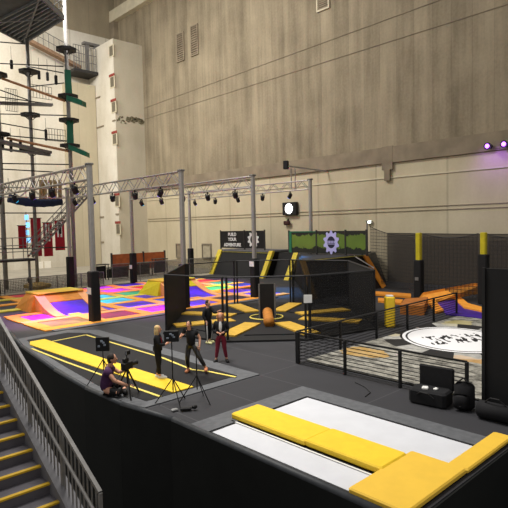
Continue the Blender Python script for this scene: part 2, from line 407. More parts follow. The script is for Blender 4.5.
# tower balcony and the brown flight of stairs on the back wall
t = thing('wall_balcony', (31, 66.5, 20), 'grey steel balcony with railing fixed high in the wall corner beside the cream tower', 'balcony')
p0 = at_y(70, 70, 66.5); p1 = at_y(107, 69, 66.5); bz = p0.z
MB().span((p0.x, 65.2, bz-.35), (TX-.12, 68, bz)).build('platform', M_DSTEEL, t)
mb = MB()
for k in range(10):
    x = p0.x + (TX-.3-p0.x)*k/9; mb.tube([(x, 65.3, bz), (x, 65.3, bz+3.0)], .04, 5)
for z in (1.0, 2.0, 3.0): mb.tube([(p0.x, 65.3, bz+z), (TX-.3, 65.3, bz+z)], .05, 5)
mb.build('railing', M_STEEL, t)
MB().span((p0.x+2.2, 66.2, bz), (p0.x+2.6, 66.6, bz+3.9)).span((p0.x+3.4, 66.2, bz), (p0.x+3.8, 66.6, bz+3.9)).span((p0.x+1.9, 66.1, bz+3.7), (p0.x+4.1, 66.9, bz+4.0)).build('gantry', M_STEEL, t)
a = at_y(27, 40, 66.5); b = at_y(80, 68, 66.5)
t = thing('wall_staircase', (b.x, 66.5, b.z), 'brown stair flight with thin railing climbing the pale back wall', 'staircase')
MB().beam(a, b, .9, .4).build('flight', mat('rust_stair', '8c7058', .8, var=.2), t)
mb = MB()
for k in range(11):
    q = a.lerp(b, k/10); mb.tube([q, q+Vector((0, 0, 2.2))], .035, 5)
mb.tube([a+Vector((0, 0, 2.2)), b+Vector((0, 0, 2.2))], .05, 5).tube([a+Vector((0, 0, 1.2)), b+Vector((0, 0, 1.2))], .04, 5)
mb.build('railing', M_STEEL, t)

# ------------------------------------------------------------------ truss frame over the colour court
PX = [12.48, 18.2, 23.97, 32.4]; PYF, PYB = 25.5, 41.2; PH = 8.15
ROWY = [(25.5, 41.2)]*3 + [(27.75, 44.1)]; ROWZ = [PH]*3 + [8.45]
ROWN = ['nearest', 'second', 'third', 'farthest']
post = thing('truss_post', (0, 0, 0), '', 'post', 'padded posts of the lighting truss')
MB().box((0, 0, PH/2), (.26, .26, PH), 0, .05).build('pole', M_ALU, post)
pp = MB().box((0, 0, 1.33), (.5, .5, 2.66), 0, .06).build('padding', M_BPAD, post)
MB().box((0, 0, PH+.02), (.34, .34, .1), 0, .02).build('cap', M_STEEL, [q for q in bpy.data.objects if q.parent == post and q.name.startswith('pole')][0])
first = True
for i, x in enumerate(PX):
    for j, y in enumerate(ROWY[i]):
        lab = 'black padded grey post carrying the %s end of the %s lighting truss' % (('near', 'far')[j], ROWN[i])
        if i == 3:
            zb = (2.46, 0)[j]; tp = thing('truss_post', (x, y, zb), lab, 'post', 'padded posts of the lighting truss')
            MB().box((x, y, (zb+ROWZ[3])/2), (.26, .26, ROWZ[3]-zb), 0, .05).build('pole', M_ALU, tp)
            MB().box((x, y, ROWZ[3]+.02), (.34, .34, .1), 0, .02).build('cap', M_STEEL, tp)
            if j: MB().box((x, y, 1.33), (.5, .5, 2.66), 0, .06).build('padding', M_BPAD, tp)
            else: tp['label'] = 'plain grey truss post rising behind the green banner'
            continue
        o = post if first else copy_tree(post)
        first = False; o.location = (x, y, 0); o['label'] = lab
# white notices on two of the front posts
for (x, y, z, l) in ((12.48, 25.5, 1.65, 'white notice on the padded post left of the purple ramp'), (23.97, 25.5, 2.3, 'white notice on the padded post behind the cage'), (23.97, 41.2, 1.45, 'white notice on a far padded post by the orange screen')):
    c = Vector((x, y, z)) - VD*.0
    tag(MB().box((x-.27, y-.0, z), (.03, .42, .34)).build('notice', M_WHITE, loc=(x-.27, y, z)), l, 'sign')
def truss(name, a, b, label):
    a = Vector(a); b = Vector(b); t = thing(name, a, label, 'truss', 'aluminium trusses over the trampolines')
    d = (b-a); L = d.length; d.normalize(); s = d.cross(Vector((0, 0, 1)))*.12; hh = .72
    mb = MB()
    for sg in (-1, 1):
        mb.tube([a+s*sg, b+s*sg], .045, 6).tube([a+s*sg-Vector((0, 0, hh)), b+s*sg-Vector((0, 0, hh))], .045, 6)
    mb.build('chord', M_ALU, t)
    mb = MB(); n = int(L/1.55)
    for k in range(n):
        p, q, r = a+d*(L*k/n), a+d*(L*(k+.5)/n), a+d*(L*(k+1)/n); dn = Vector((0, 0, -hh))
        for sg in (-1, 1):
            mb.tube([p+s*sg+dn, q+s*sg], .028, 5).tube([q+s*sg, r+s*sg+dn], .028, 5)
        mb.tube([q-s, q+s], .022, 5).tube([p-s+dn, p+s+dn], .022, 5)
    mb.build('lacing', M_ALU, t); return t
for i, x in enumerate(PX): truss('lighting_truss', (x, ROWY[i][0]+.16, ROWZ[i]-.05), (x, ROWY[i][1]-.16, ROWZ[i]-.05), 'long aluminium lattice truss, the %s of the rows over the court' % ROWN[i])
truss('lighting_truss', (12.68, PYB, PH-.05), (18.0, PYB, PH-.05), 'short aluminium cross truss joining the far ends of the near rows')

# stage lights
LENS = {}
def lens(c, e=6):
    return mat('lens_'+c+str(e), c, .3, emit=e, ecol=c)
sl = thing('stage_light', (0, 0, 0), '', 'light', 'stage lights hung under the trusses')
mb = MB().tube([(0, 0, 0), (0, 0, -.1)], .05, 8).beam((-.16, 0, -.12), (.16, 0, -.12), .06, .04).beam((-.16, 0, -.12), (-.16, 0, -.42), .05, .03, (0, 1, 0)).beam((.16, 0, -.12), (.16, 0, -.42), .05, .03, (0, 1, 0))
mb.build('yoke', M_BLACK, sl)
MB().tube([(0, .12, -.22), (0, .08, -.26), (0, -.1, -.5), (0, -.14, -.55)], [.09, .15, .17, .15], 12).build('housing', M_BLACK, sl)
slh = [q for q in bpy.data.objects if q.parent == sl and q.name.startswith('housing')][0]
MB().tube([(0, -.145, -.555), (0, -.155, -.57)], .125, 12).build('lens', lens('6a4cff', 2), slh)
cols = ['5a4cff', '3a6cff', '7a40ff', '30c8ff', 'b040ff']
first = True
for i, x in enumerate(PX):
    for k in range(5):
        y = ROWY[i][0] + 1.8 + k*(3.05, 3.05, 3.05, 3.3)[i] + (i % 2)*.4
        o = sl if first else copy_tree(sl); first = False
        o.location = (x, y, ROWZ[i]-.8); o.rotation_euler = (0, 0, random.uniform(-.9, .9)+PI*.8)
        o['label'] = 'small black stage light, %s from the near post on the %s truss' % (ORD[k], ROWN[i])
        for ch in [q for q in bpy.data.objects if q.parent and q.parent.parent == o and q.name.startswith('lens')]:
            if (k+i) % 5: ch.data = ch.data.copy(); ch.data.materials[0] = lens(cols[(k+2*i) % 5], 2)
# black speaker with bracket above farthest truss, gobo lantern, heater
p = at_x(286, 165, 33.4)
t = thing('wall_projector', (p.x, p.y, p.z), 'black box projector on an angled arm above the farthest truss', 'projector')
mb = MB().box((p.x, p.y, p.z), (.5, .42, .72), .5, .05); mb.build('housing', M_BLACK, t)
mb = MB().beam((p.x+.1, p.y-.1, p.z-.1), (p.x+4.9, p.y-.9, p.z-.4), .12, .12).tube([(p.x+.3, p.y-.3, p.z-.3), (p.x+.3, p.y-.3, 7.9)], .05).tube([(p.x+.6, p.y-.5, p.z-.3), (p.x+.6, p.y-.5, 7.9)], .05)
mb.build('bracket', M_ALU, t)
a = at_x(282, 203, 37.6); b = at_x(296, 214.5, 37.6); c = (a+b)/2; w = abs(a.y-b.y); h = abs(a.z-b.z)
t = thing('wall_lightbox', (37.6, c.y, c.z), 'black square light box glowing with a white gear clock on the cream wall', 'sign light')
MB().box((37.78, c.y, c.z), (.36, w, h*1.05), 0, .05).build('housing', M_BLACK, t)
def gearmb(c, yv, zv, nrm, R, r, n, th, hole=None):
    """toothed disc in the plane (yv, zv)"""
    c = Vector(c); yv = Vector(yv); zv = Vector(zv); mb = MB(); out = []
    for k in range(n*4):
        ang = 2*PI*(k+.5)/(n*4); rad = R if (k % 4) in (1, 2) else r
        rad = R if (k % 4) in (1, 2) else r
        out.append(c + (yv*math.cos(ang) + zv*math.sin(ang))*rad)
    if hole is None: mb.extr(out, Vector(nrm)*th); return mb
    inn = [c + (yv*math.cos(2*PI*(k+.5)/(n*4)) + zv*math.sin(2*PI*(k+.5)/(n*4)))*hole for k in range(n*4)]
    m = n*4; off = Vector(nrm)*th
    vs = out + inn + [p+off for p in out] + [p+off for p in inn]; fs = []
    for i in range(m):
        j = (i+1) % m; fs += [(i, j, m+j, m+i), (2*m+j, 2*m+i, 3*m+i, 3*m+j), (i, 2*m+i, 2*m+j, j), (m+j, 3*m+j, 3*m+i, m+i)]
    mb.add(vs, fs); return mb
gearmb((37.6, c.y, c.z), (0, 1, 0), (0, 0, 1), (-1, 0, 0), h*.43, h*.38, 12, .03).build('gear_face', lens('ffffff', 3), t)
MB().beam((37.55, c.y, c.z), (37.55, c.y, c.z+.25), .04, .05, (0, 1, 0)).beam((37.55, c.y, c.z), (37.55, c.y-.18, c.z), .04, .05).build('clock_hand', M_BLACK, t)
p = at_x(286.5, 223, 37.7)
t = thing('wall_heater', (38, p.y, p.z), 'small dark red lamp unit on the cream wall below the light box', 'lamp')
MB().box((37.75, p.y, p.z), (.3, .85, .42), 0, .12).build('housing', mat('dark_red', '3a1716', .5), t); MB().span((37.85, p.y-.08, p.z-.05), (38, p.y+.08, p.z+.4)).build('bracket', M_DSTEEL, t)
p = at_x(369, 222, 37.8)
t = thing('wall_lamp', (38, p.y, p.z), 'little white emergency lamp glowing on the wall right of the green banner', 'lamp')
MB().box((37.88, p.y, p.z), (.2, .5, .3), 0, .05).build('housing', M_WHITE, t); MB().box((37.76, p.y, p.z), (.04, .36, .18)).build('diffuser', lens('f4ffe8', 6), t)
# purple spots on the ledge
for k, (px, py) in enumerate(((487, 146), (503.5, 144))):
    p = at_x(px, py, 37.2)
    t = thing('purple_spotlight', (37.8, p.y, p.z), 'purple glowing spotlight on the wall ledge, %s of the two' % ('left', 'right')[k], 'spotlight', 'purple spotlights on the wall ledge')
    MB().tube([(37.8, p.y, p.z), (37.4, p.y, p.z), (37.25, p.y, p.z)], [.15, .24, .26], 12).build('housing', M_BLACK, t); hs = [q for q in bpy.data.objects if q.parent == t][0]
    MB().ell((37.22, p.y, p.z), (.06, .15, .15), 10, 6).build('lens', lens('b45cff', 7), hs, True)
    L = bpy.data.lights.new('purple_glow', 'SPOT'); L.energy = 90; L.color = (.36, .1, 1); L.spot_size = 2.2; L.spot_blend = 1; L.shadow_soft_size = .2
    lo = bpy.data.objects.new('purple_glow', L); COL.objects.link(lo); lo.location = (36.6, p.y, p.z); lo.rotation_euler = Vector((1, 0, -1.1)).to_track_quat('-Z', 'Y').to_euler()

# ------------------------------------------------------------------ colour court
CX0, CY0, CW, CD, NX, NY = 9.63, 24.95, 2.86, 2.65, 7, 6
court = thing('trampoline_court', (CX0, CY0, 0), 'large grid of trampolines with painted coloured light and orange pads under the lighting trusses', 'trampoline court')
pads = {'o': M_ORG, 'y': mat('lime_pad', 'd8c84a', .6, var=.06), 'p': mat('peach_pad', 'f4a96a', .6, var=.05)}
bedc = {'m': 'b020e0', 'v': '5018e0', 'c': '20c0e0', 'b': '2850f0', 'w': 'a08060', 'r': 'd02038', 'g': '28b080', 'k': '2a1640', 'n': '8a1850'}  # bed hues carry the coloured stage light, painted over black beds
# rows from the front, columns left to right
GRID = [ 'wnmvkvn', 'mvvbcvv', 'vccvmgb', 'cgcgvrg', 'yggmrmr'.replace('y', 'g'), 'grrmvgv']
def bedm(ch): return mat('bed_'+ch, bedc[ch], .4, var=.5, scale=.55, spec=.5)
def clip_left(y): # deck edge
    for a, b in zip(CURB[:-1], CURB[1:]):
        if a[1] <= y <= b[1]: return a[0]+(b[0]-a[0])*(y-a[1])/(b[1]-a[1])
    return 9
hp = .36
pk = 'opoyopo'
RAMPS = [(11.5, 28.1), (20.2, 28.1)]
def in_ramp(x0, y0):
    return any(rx-.5 < x0+.5*CW < rx+4.3 and ry-.4 < y0+.5*CD < ry+5.6 for rx, ry in RAMPS)
for j in range(NY):
    y0 = CY0 + j*CD
    MB().span((max(CX0, clip_left(y0)+.5), y0-.05, 0), (CX0+NX*CW-(2.9 if y0 < 27.7 else 0), y0+.62, .07), .02).build('pad', pads['opoyoy'[j]], court)
    for i in range(NX):
        x0 = CX0+i*CW
        if x0 < clip_left(y0+CD)+.2 or (x0 > 26 and y0 < 27.6): continue
        MB().span((x0-.05+.0, y0+.64, 0), (x0+.62, y0+CD-.07, .075), .02).build('pad', pads[pk[(i+2*j) % 7]], court)
        MB().span((x0+.64, y0+.64, .0), (x0+CW-.07, y0+CD-.07, .035)).build('trampoline_bed', bedm(GRID[j][i]), court)
MB().span((CX0+.3, CY0-.5, 0), (CX0+NX*CW-4.5, CY0-.08, .06), .02).build('edge_pad', M_GPAD, court)
# quarter pipe ramps
def ramp(rx, ry, label, ym, zt=.9):
    t = thing('quarter_pipe', (rx, ry, 0), label, 'ramp', 'padded quarter pipes on the colour court')
    W = 3.1; yt = 3.0; yb = 5.3
    prof = [(ry+k*yt/8, .06+zt*(k/8)**1.9) for k in range(9)]
    def strip(x0, x1, lift): 
        mb = MB(); vs = []; 
        top = [(y, z+lift) for y, z in prof]
        poly = [(x0, y, z) for y, z in top] + [(x0, prof[-1][0], .0), (x0, prof[0][0], 0)]
        mb.extr(poly, (x1-x0, 0, 0)); return mb
    strip(rx, rx+.55, .03).build('side_pad', pads['p'], t); strip(rx+W-.5, rx+W, .03).build('side_pad', pads['p'], t)
    full = list(prof); prof[:] = full[:7]; strip(rx+.55, rx+W-.5, -.02).build('trampoline_bed', bedm('v'), t)
    prof[:] = full[6:]; mbt = MB(); mbt.extr([(rx+.55, y, z+.03) for y, z in prof]+[(rx+.55, prof[-1][0], .3), (rx+.55, prof[0][0], .3)], (W-1.05, 0, 0)); mbt.build('crest_pad', ym, t); prof[:] = full
    # block behind, leaning sides
    mb = MB(); z1 = zt+.1; i = .35
    a = [(rx-.3, ry+2.3, 0), (rx+W+.3, ry+2.3, 0), (rx+W+.3, ry+yb+.3, 0), (rx-.3, ry+yb+.3, 0)]
    b = [(rx-.0, ry+yt, z1), (rx+W, ry+yt, z1), (rx+W-i, ry+yb-i, z1), (rx+i*.6, ry+yb-i, z1)]
    mb.add(a+b, [(3, 2, 1, 0), (4, 5, 6, 7), (0, 1, 5, 4), (1, 2, 6, 5), (2, 3, 7, 6), (3, 0, 4, 7)])
    # keep the front of the block under the curved bed
    mb.v[4].y = mb.v[5].y = ry+yt; mb.v[0].y = mb.v[1].y = ry+yt-.02
    bk = mb.build('block', ym, t)
    MB().span((rx+.1, ry+yt-.1, z1), (rx+W-.1, ry+yb-i-.1, z1+.1), .04).build('top_pad', mat('top_yellow', 'e0b437', .6, var=.05), t)
    MB().span((rx+.55, ry+yt-.12, z1+.02), (rx+W-.5, ry+yt-.02, z1+.06)).build('edge_line', M_BLACK, bk)
ramp(11.6, 28.3, 'orange padded quarter pipe with a bed painted in violet light, left on the colour court', M_ORG2)
ramp(20.3, 28.3, 'yellow padded quarter pipe half hidden behind the black cage panel', mat('bright_yellow_block', 'd8c420', .6, var=.05))

# railing and furniture behind the court
def rail(name, x0, x1, y, label, h=1.15, step=2.0, mesh=True):
    t = thing(name, ((x0+x1)/2, y, 0), label, 'railing')
    mb = MB(); n = max(2, int((x1-x0)/step)+1)
    for k in range(n):
        x = x0+(x1-x0)*k/(n-1); mb = MB().tube([(x, y, 0), (x, y, h)], .035, 6); mb.build('post', M_STEEL, t)
    MB().tube([(x0, y, h), (x1, y, h)], .035, 6).tube([(x0, y, .12), (x1, y, .12)], .025, 6).build('rail', M_STEEL, t)
    if mesh: MB().span((x0, y-.004, .15), (x1, y+.004, h-.05)).build('mesh_panel', M_FMESH, t)
rail('mesh_railing', 11.3, 21.5, 42.0, 'grey mesh railing behind the court below the ropes course')
rail('mesh_railing', 22.5, 36.5, 42.3, 'grey tubular railing in front of the orange screen', 1.7, 2.4)
a = at_y(112, 272, 50); b = at_y(164.5, 252, 50)
t = thing('orange_screen', ((a.x+b.x)/2, 50, 0), 'rust orange fabric screen wall standing behind the far railing', 'screen')
MB().span((a.x, 49.95, .4), (b.x, 50.05, b.z+.05)).build('fabric', M_BRICK, t)
mb = MB()
for k in range(3): x = a.x+(b.x-a.x)*(0, .58, 1)[k]; MB().span((x-.07, 49.9, 0), (x+.07, 50.1, b.z+.2)).build('post', M_DSTEEL, t)
for k, (px, w, h) in enumerate(((100, 1.6, 1.5), (118, 2.6, 1.1), (142, 2.2, 1.3), (160, 1.6, 1.6))):
    p = at_y(px, 270, 46+k*.3)
    t = thing('dark_table', (p.x, p.y, 0), 'dark folded gym table behind the far railing, %s from the left' % ORD[k], 'table', 'dark tables behind the railing')
    MB().box((p.x, p.y, h), (w, .8, .08), 0, .02).build('tabletop', M_DSTEEL, t)
    for sx in (-1, 1):
        for sy in (-1, 1): MB().tube([(p.x+sx*(w/2-.1), p.y+sy*.3, 0), (p.x+sx*(w/2-.1), p.y+sy*.3, h)], .04, 6).build('leg', M_DSTEEL, t)
    MB().box((p.x, p.y+.1, h*.5), (w-.3, .1, h*.8)).build('skirt', M_BLACK, t)

# ------------------------------------------------------------------ slanted wall-run platforms with banners
def platform(name, X0, X1, Ya, Yb, zt, label):
    t = thing(name, ((X0+X1)/2, (Ya+Yb)/2, 0), label, 'platform'); return t
# A: along the wall, facing the court
t = thing('wall_run', (35, 38.5, 0), 'black slanted trampoline wall with yellow edge pads below the lettered banner', 'trampoline wall')
y0, y1 = 34.9, 42.3; sx0, sx1, zt = 33.6, 34.9, 2.45
MB().extr([(sx0, y0, .0), (sx1, y0, zt-.12), (37.7, y0, zt-.12), (37.7, y0, 0)], (0, y1-y0, 0)).build('body', M_BPAD, t)
MB().span((sx1-.05, y0, zt-.12), (37.7, y1, zt+.02)).build('platform_top', mat('platform_grey', '6a6a70', .7), t)
MB().extr([(sx0-.12, y1-.4, 0), (sx1-.12, y1-.4, zt), (sx1+.2, y1-.4, zt), (sx0+.2, y1-.4, 0)], (0, .62, 0)).build('edge_pad', mat('lemon_pad', 'cfb934', .6), t)
MB().extr([(sx0-.12, y0-.4, 0), (sx1-.12, y0-.4, zt), (sx1+.2, y0-.4, zt), (sx0+.2, y0-.4, 0)], (0, .5, 0)).build('edge_pad', mat('lemon_pad', 'cfb934', .6), t)
MB().beam((sx1-.12, y0+.1, zt-.2), (sx1-.12, y1-.5, zt-.2), .04, .05).build('top_line', mat('thin_yellow', 'a39a4e', .7), t)
# B: middle black section up to the corner
t = thing('wall_run', (35.5, 33, 0), 'low black slanted trampoline wall between the two banner platforms', 'trampoline wall')
MB().extr([(34.6, 31.9, 0), (35.6, 31.9, 2.3), (37.7, 31.9, 2.3), (37.7, 31.9, 0)], (0, 2.5, 0)).build('body', M_BPAD, t)
MB().extr([(33.4, 31.3, 0), (34.75, 31.3, 2.35), (35.15, 31.3, 2.35), (33.8, 31.3, 0)], (0, .55, 0)).build('edge_pad', MATS['lemon_pad'], t)
# C: projecting black block
t = thing('wall_run', (31, 26, 0), 'big black trampoline wall block with slanted faces under the green banner', 'trampoline wall')
zt = 2.4
a = [(25.5, 21.9), (33.9, 21.9), (37.7, 24.2), (37.7, 31.1), (34.0, 31.1)]; b = [(25.8, 23.1), (33.2, 23.1), (37.7, 25.2), (37.7, 31.1), (34.5, 31.1)]
MB().add([(x, y, 0) for x, y in a]+[(x, y, zt) for x, y in b], [(4, 3, 2, 1, 0), (5, 6, 7, 8, 9)]+[(i, (i+1) % 5, 5+(i+1) % 5, 5+i) for i in range(5)]).build('body', mat('black_wallbed', '121214', .5, var=.15), t)
MB().prism([(26.4, 23.4), (33.0, 23.4), (37.5, 25.5), (37.5, 30.9), (34.5, 30.9)], zt, zt+.06).build('platform_top', mat('platform_dark', '34343a', .8), t)
def leanpad(p, q, w, m, t, th=.12):
    MB().beam(p, q, w, th, (0, -1, .4)).build('edge_pad', m, t)
leanpad((25.75, 21.8, .05), (25.95, 23.0, 2.45), .45, mat('brown_pad', '8a6a34', .7), t)
leanpad((33.7, 21.8, .05), (33.0, 23.0, 2.45), .5, M_ORG2, t)
MB().beam((25.9, 23.05, zt+.03), (33.1, 23.05, zt+.03), .08, .05).build('edge_line', mat('thin_yellow', 'a39a4e', .7), t)
MB().beam((31.8, 23.1, zt+.05), (33.2, 22.35, 1.5), .07, .07).build('white_line', M_WHITE, t)
# banners
def banner(y0, y1, x, z0, z1, label, posts, fm):
    t = thing('banner', (x, (y0+y1)/2, z0), label, 'banner')
    fb = MB().span((x-.02, y0, z0), (x+.02, y1, z1)).build('fabric', fm, t)
    for y in posts: MB().span((x-.05, y-.06, 2.475), (x+.05, y+.06, z1+.08)).build('post', M_DSTEEL, t)
    return fb
BX = 35.2
a = at_x(221, 249, BX); b = at_x(264.5, 231.5, BX)
t = banner(b.y, a.y, BX, 2.62, 4.36, 'black banner with white words BUILD YOUR ADVENTURE and half a gear', [a.y, at_x(244.5, 240, BX).y, b.y], M_BLACK)
def text(s, c, size, X, parent, m, name='lettering'):
    cu = bpy.data.curves.new('t', 'FONT'); cu.body = s; cu.size = size; cu.align_x = 'CENTER'; cu.extrude = .01; cu.offset = .018*size/.5
    o = bpy.data.objects.new('t', cu); COL.objects.link(o); dg = bpy.context.evaluated_depsgraph_get()
    me = bpy.data.meshes.new_from_object(o.evaluated_get(dg)); bpy.data.objects.remove(o)
    o = bpy.data.objects.new(name, me); COL.objects.link(o); me.materials.clear(); me.materials.append(m)
    # face the court: text x axis along -Y, up along Z, normal along -X
    R = Matrix(((0, 0, -1), (-1, 0, 0), (0, 1, 0)))
    me.transform(R.to_4x4()); me.transform(Matrix.Translation(Vector((X, c[0], c[1])) - parent.parent.location))
    o.parent = parent; return o
tc_ = at_x(232.5, 240, BX).y
text('BUILD', (tc_, 3.86), .46, BX-.04, t, M_WHITE); text('YOUR', (tc_, 3.36), .46, BX-.04, t, M_WHITE); text('ADVENTURE', (tc_, 2.8), .46, BX-.04, t, M_WHITE)
gearmb((BX-.03, at_x(253.5, 240, BX).y, 3.5), (0, 1, 0), (0, 0, 1), (-1, 0, 0), .82, .64, 10, .02, .42).build('gear_emblem', M_WHITE, t)
# green banner
def jungle():
    m, nt, b = nodes_mat('green_print')
    tc = N(nt, 'ShaderNodeTexCoord'); sp = N(nt, 'ShaderNodeSeparateXYZ'); nt.links.new(tc.outputs['Object'], sp.inputs[0])
    n = N(nt, 'ShaderNodeTexNoise', i_Scale=1.6, i_Detail=6.0, i_Roughness=.7); nt.links.new(tc.outputs['Object'], n.inputs['Vector'])
    n2 = N(nt, 'ShaderNodeTexNoise', i_Scale=.5, i_Detail=2.0); nt.links.new(tc.outputs['Object'], n2.inputs['Vector'])
    z = sp.outputs[2]
    e = mathn(nt, 'ABSOLUTE', mathn(nt, 'SUBTRACT', z, .92))
    e = mathn(nt, 'ADD', e, mathn(nt, 'MULTIPLY', mathn(nt, 'SUBTRACT', n.outputs['Fac'], .5), 1.1))
    f = mathn(nt, 'GREATER_THAN', e, .5)
    g = mix(nt, n2.outputs['Fac'], srgb('42591c'), srgb('6f8a2c'))
    nt.links.new(mix(nt, f, g, srgb('11160c')), b.inputs['Base Color']); b.inputs['Roughness'].default_value = .6
    return m
B2 = 31.9; a = at_x(289, 253, B2); b = at_x(367, 231.5, B2)
t = banner(b.y, a.y, B2, 2.58, 4.31, 'wide green leafy banner with a lilac gear emblem on the black platform', [at_x(q, 240, B2).y for q in (289, 316.5, 345.5, 366.5)], jungle())
MB().span((B2-.06, a.y-.35, 2.58), (B2-.02, a.y-.08, 4.3)).span((B2-.06, at_x(316, 240, B2).y, 4.22), (B2-.02, a.y-.36, 4.3)).build('teal_edge', mat('teal', '1d6a4c', .6), t)
gy = at_x(331.5, 240, B2).y
LIL = mat('lilac', 'b8b4e8', .6, var=.04)
gearmb((B2-.03, gy, 3.44), (0, .84, 0), (0, 0, 1), (-1, 0, 0), .92, .72, 10, .03, .46).build('gear_emblem', LIL, t)
gearmb((B2-.03, gy, 3.44), (0, .84, 0), (0, 0, 1), (-1, 0, 0), .47, .47, 10, .02).build('gear_centre', mat('navy', '20203a', .6), t)
mb = MB()
for k in range(5): mb.span((B2-.08, gy-.36+k*.15, 3.36), (B2-.05, gy-.36+k*.15+.09, 3.56))
mb.span((B2-.08, gy-.38, 3.28), (B2-.05, gy+.38, 3.32)); mb.build('gear_wordmark', LIL, t)

# ------------------------------------------------------------------ sweeper arena cage
CC = at_z(266.5, 319, 0)
def LD(l, d, z=0): return CC + VR*l + VD*d + Vector((0, 0, z))
VTX = [(-1.85, -5.2), (1.6, -5.2), (4.85, -3.2), (4.85, 3.2), (1.72, 5.2), (-1.72, 5.2), (-4.6, 3.2), (-4.65, -3.2)]
arena = thing('sweeper_arena', CC, 'eight sided black arena floor with yellow pads radiating from the centre', 'arena')
MB().prism([(LD(l*1.03, d*1.03).x, LD(l*1.03, d*1.03).y) for l, d in VTX], .0, .08).build('base', M_BPAD, arena)
for k in range(8):
    an = PI/8 + k*PI/4
    c, s_ = math.cos(an), math.sin(an)
    def q(r, w, z): return LD(c*r - s_*w, s_*r + c*w, z)
    mb = MB(); ro = 4.85; ri = 1.55; hw = .42
    bot = [q(ri+.3, -hw, .08), q(ro, -hw, .08), q(ro, hw, .08), q(ri+.3, hw, .08)]
    mb.extr(bot, (0, 0, .07)); mb.build('station_pad', M_YEL2, arena)
    an2 = k*PI/4; c2, s2 = math.cos(an2), math.sin(an2)
    def q2(r, w, z): return LD(c2*r - s2*w, s2*r + c2*w, z)
    MB().extr([q2(1.9, -.28, .08), q2(4.4, -1.1, .08), q2(4.4, 1.1, .08), q2(1.9, .28, .08)], (0, 0, .04)).build('trampoline_bed', M_BBED, arena)
mb = MB(); ring = [LD(.85*math.cos(2*PI*k/28), .85*math.sin(2*PI*k/28), .12) for k in range(29)]
mb.tube(ring, .035, 6, False).build('hub_ring', M_LINE, arena)
cage = thing('arena_cage', LD(0, -5.2), 'tall black pole and cable cage surrounding the sweeper arena', 'cage')
for k, (l, d) in enumerate(VTX):
    for off in ((-.09, .09) if k in (0, 1, 4, 5) else (0,)):
        MB().tube([LD(l+off, d, 0), LD(l+off, d, 2.72)], .05, 8).build('post', M_BLACK, cage)
mb = MB()
for k in range(8):
    a, b = VTX[k], VTX[(k+1) % 8]; mb.tube([LD(*a, 2.7), LD(*b, 2.7)], .035, 6)
mb.build('top_rail', mat('rail_grey', '2e2e31', .5), cage)
MB().extr([LD(-4.65, -3.2, .05), LD(-4.6, 3.2, .05), LD(-4.6, 3.2, 2.7), LD(-4.65, -3.2, 2.7)], VR*.03).build('mesh_panel', M_MESH, cage)
MB().extr([LD(4.85, -3.2, .05), LD(4.85, 3.2, .05), LD(4.85, 3.2, 2.7), LD(4.85, -3.2, 2.7)], VR*.03).build('mesh_panel', M_MESH, cage)
for a, b in (((1.6, -5.2), (4.85, -3.2)), ((4.85, 3.2), (1.72, 5.2))): MB().extr([LD(*a, .05), LD(*b, .05), LD(*b, 2.7), LD(*a, 2.7)], VD*.02).build('mesh_panel', net_mat('light_cage_net', '0e0e10', .42, .12, (0, 2), .02), cage)
p = LD(1.6, -5.3, 1.75)
tag(MB().box(p, (.34, .03, .34), math.atan2(VR.y, VR.x)).build('notice', M_WHITE, loc=p), 'white notice board on the front cage post right of the sweeper', 'sign')
t = thing('sweeper', LD(.05, 0, .08), 'black central sweeper tower with an orange ribbed foam arm', 'sweeper machine')
HZ = lambda l, d, z: LD(l+.05, d, z)
mb = MB(); mb.extr([HZ(-.36, -.1, .08), HZ(.36, -.1, .08), HZ(.36, .5, .08), HZ(-.36, .5, .08)], (0, 0, 1.75)).build('tower', M_BLACK, t)
for s_ in (-1, 1): MB().tube([HZ(s_*.4, -.12, .08), HZ(s_*.4, -.12, 1.84)], .045, 6).build('upright', M_STEEL, t)
mb = MB(); pts = []; rs = []
for k in range(17):
    pts.append(HZ(0, -.2-k*.16, .42-.006*k)); rs.append(.23 + (.025 if k % 3 else -.02))
mb.tube(pts, rs, 14).build('foam_arm', mat('dull_orange_foam', 'b07026', .75, var=.15), t, True)

# ------------------------------------------------------------------ black bed trampoline (middle)
t = thing('performance_trampoline', (9, 18, 0), 'long black trampoline with a yellow walkway where the film crew stands', 'trampoline')
Z0 = .05
outer = [(7.25, 12.12), (11.52, 12.12), (11.52, 23.2), (10.6, 24.4), (8.05, 24.1), (7.65, 22.0), (7.2, 17.8), (7.0, 14.9), (7.05, 12.9)]
MB().prism(outer, 0, .03).build('border_pad', M_GPAD, t)
bed = [(7.55, 12.52), (10.9, 12.52), (10.86, 22.8), (10.2, 23.7), (8.3, 23.5), (7.95, 21.8), (7.55, 17.8), (7.3, 14.9)]
MB().prism(bed, .02, .04).build('trampoline_bed', M_BBED, t)
MB().add([(8.2, 22.9, .04), (8.85, 22.95, .04), (9.0, 17, .04), (9.18, 12.55, .04), (8.45, 12.55, .04), (8.2, 17, .04), (7.98, 22.3, .04)]+[(8.2, 22.9, .07), (8.85, 22.95, .07), (9.0, 17, .07), (9.18, 12.55, .07), (8.45, 12.55, .07), (8.2, 17, .07), (7.98, 22.3, .07)],
         [tuple(range(6, -1, -1)), tuple(range(7, 14))]+[(i, (i+1) % 7, 7+(i+1) % 7, 7+i) for i in range(7)]).build('walkway_pad', M_YEL, t)
def linemb(pts, w, z, h=.012):
    mb = MB()
    for a, b in zip(pts[:-1], pts[1:]): mb.beam((*a, z), (*b, z), w, h)
    return mb
lp = [at_z(*q, .05) for q in ((47.6, 342.3), (86, 334.8), (120, 345), (162, 357.6), (191.5, 369.5), (209, 371.5), (235.8, 377))]
linemb([(p.x, p.y) for p in lp], .09, .05).build('seam_line', M_LINE, t)
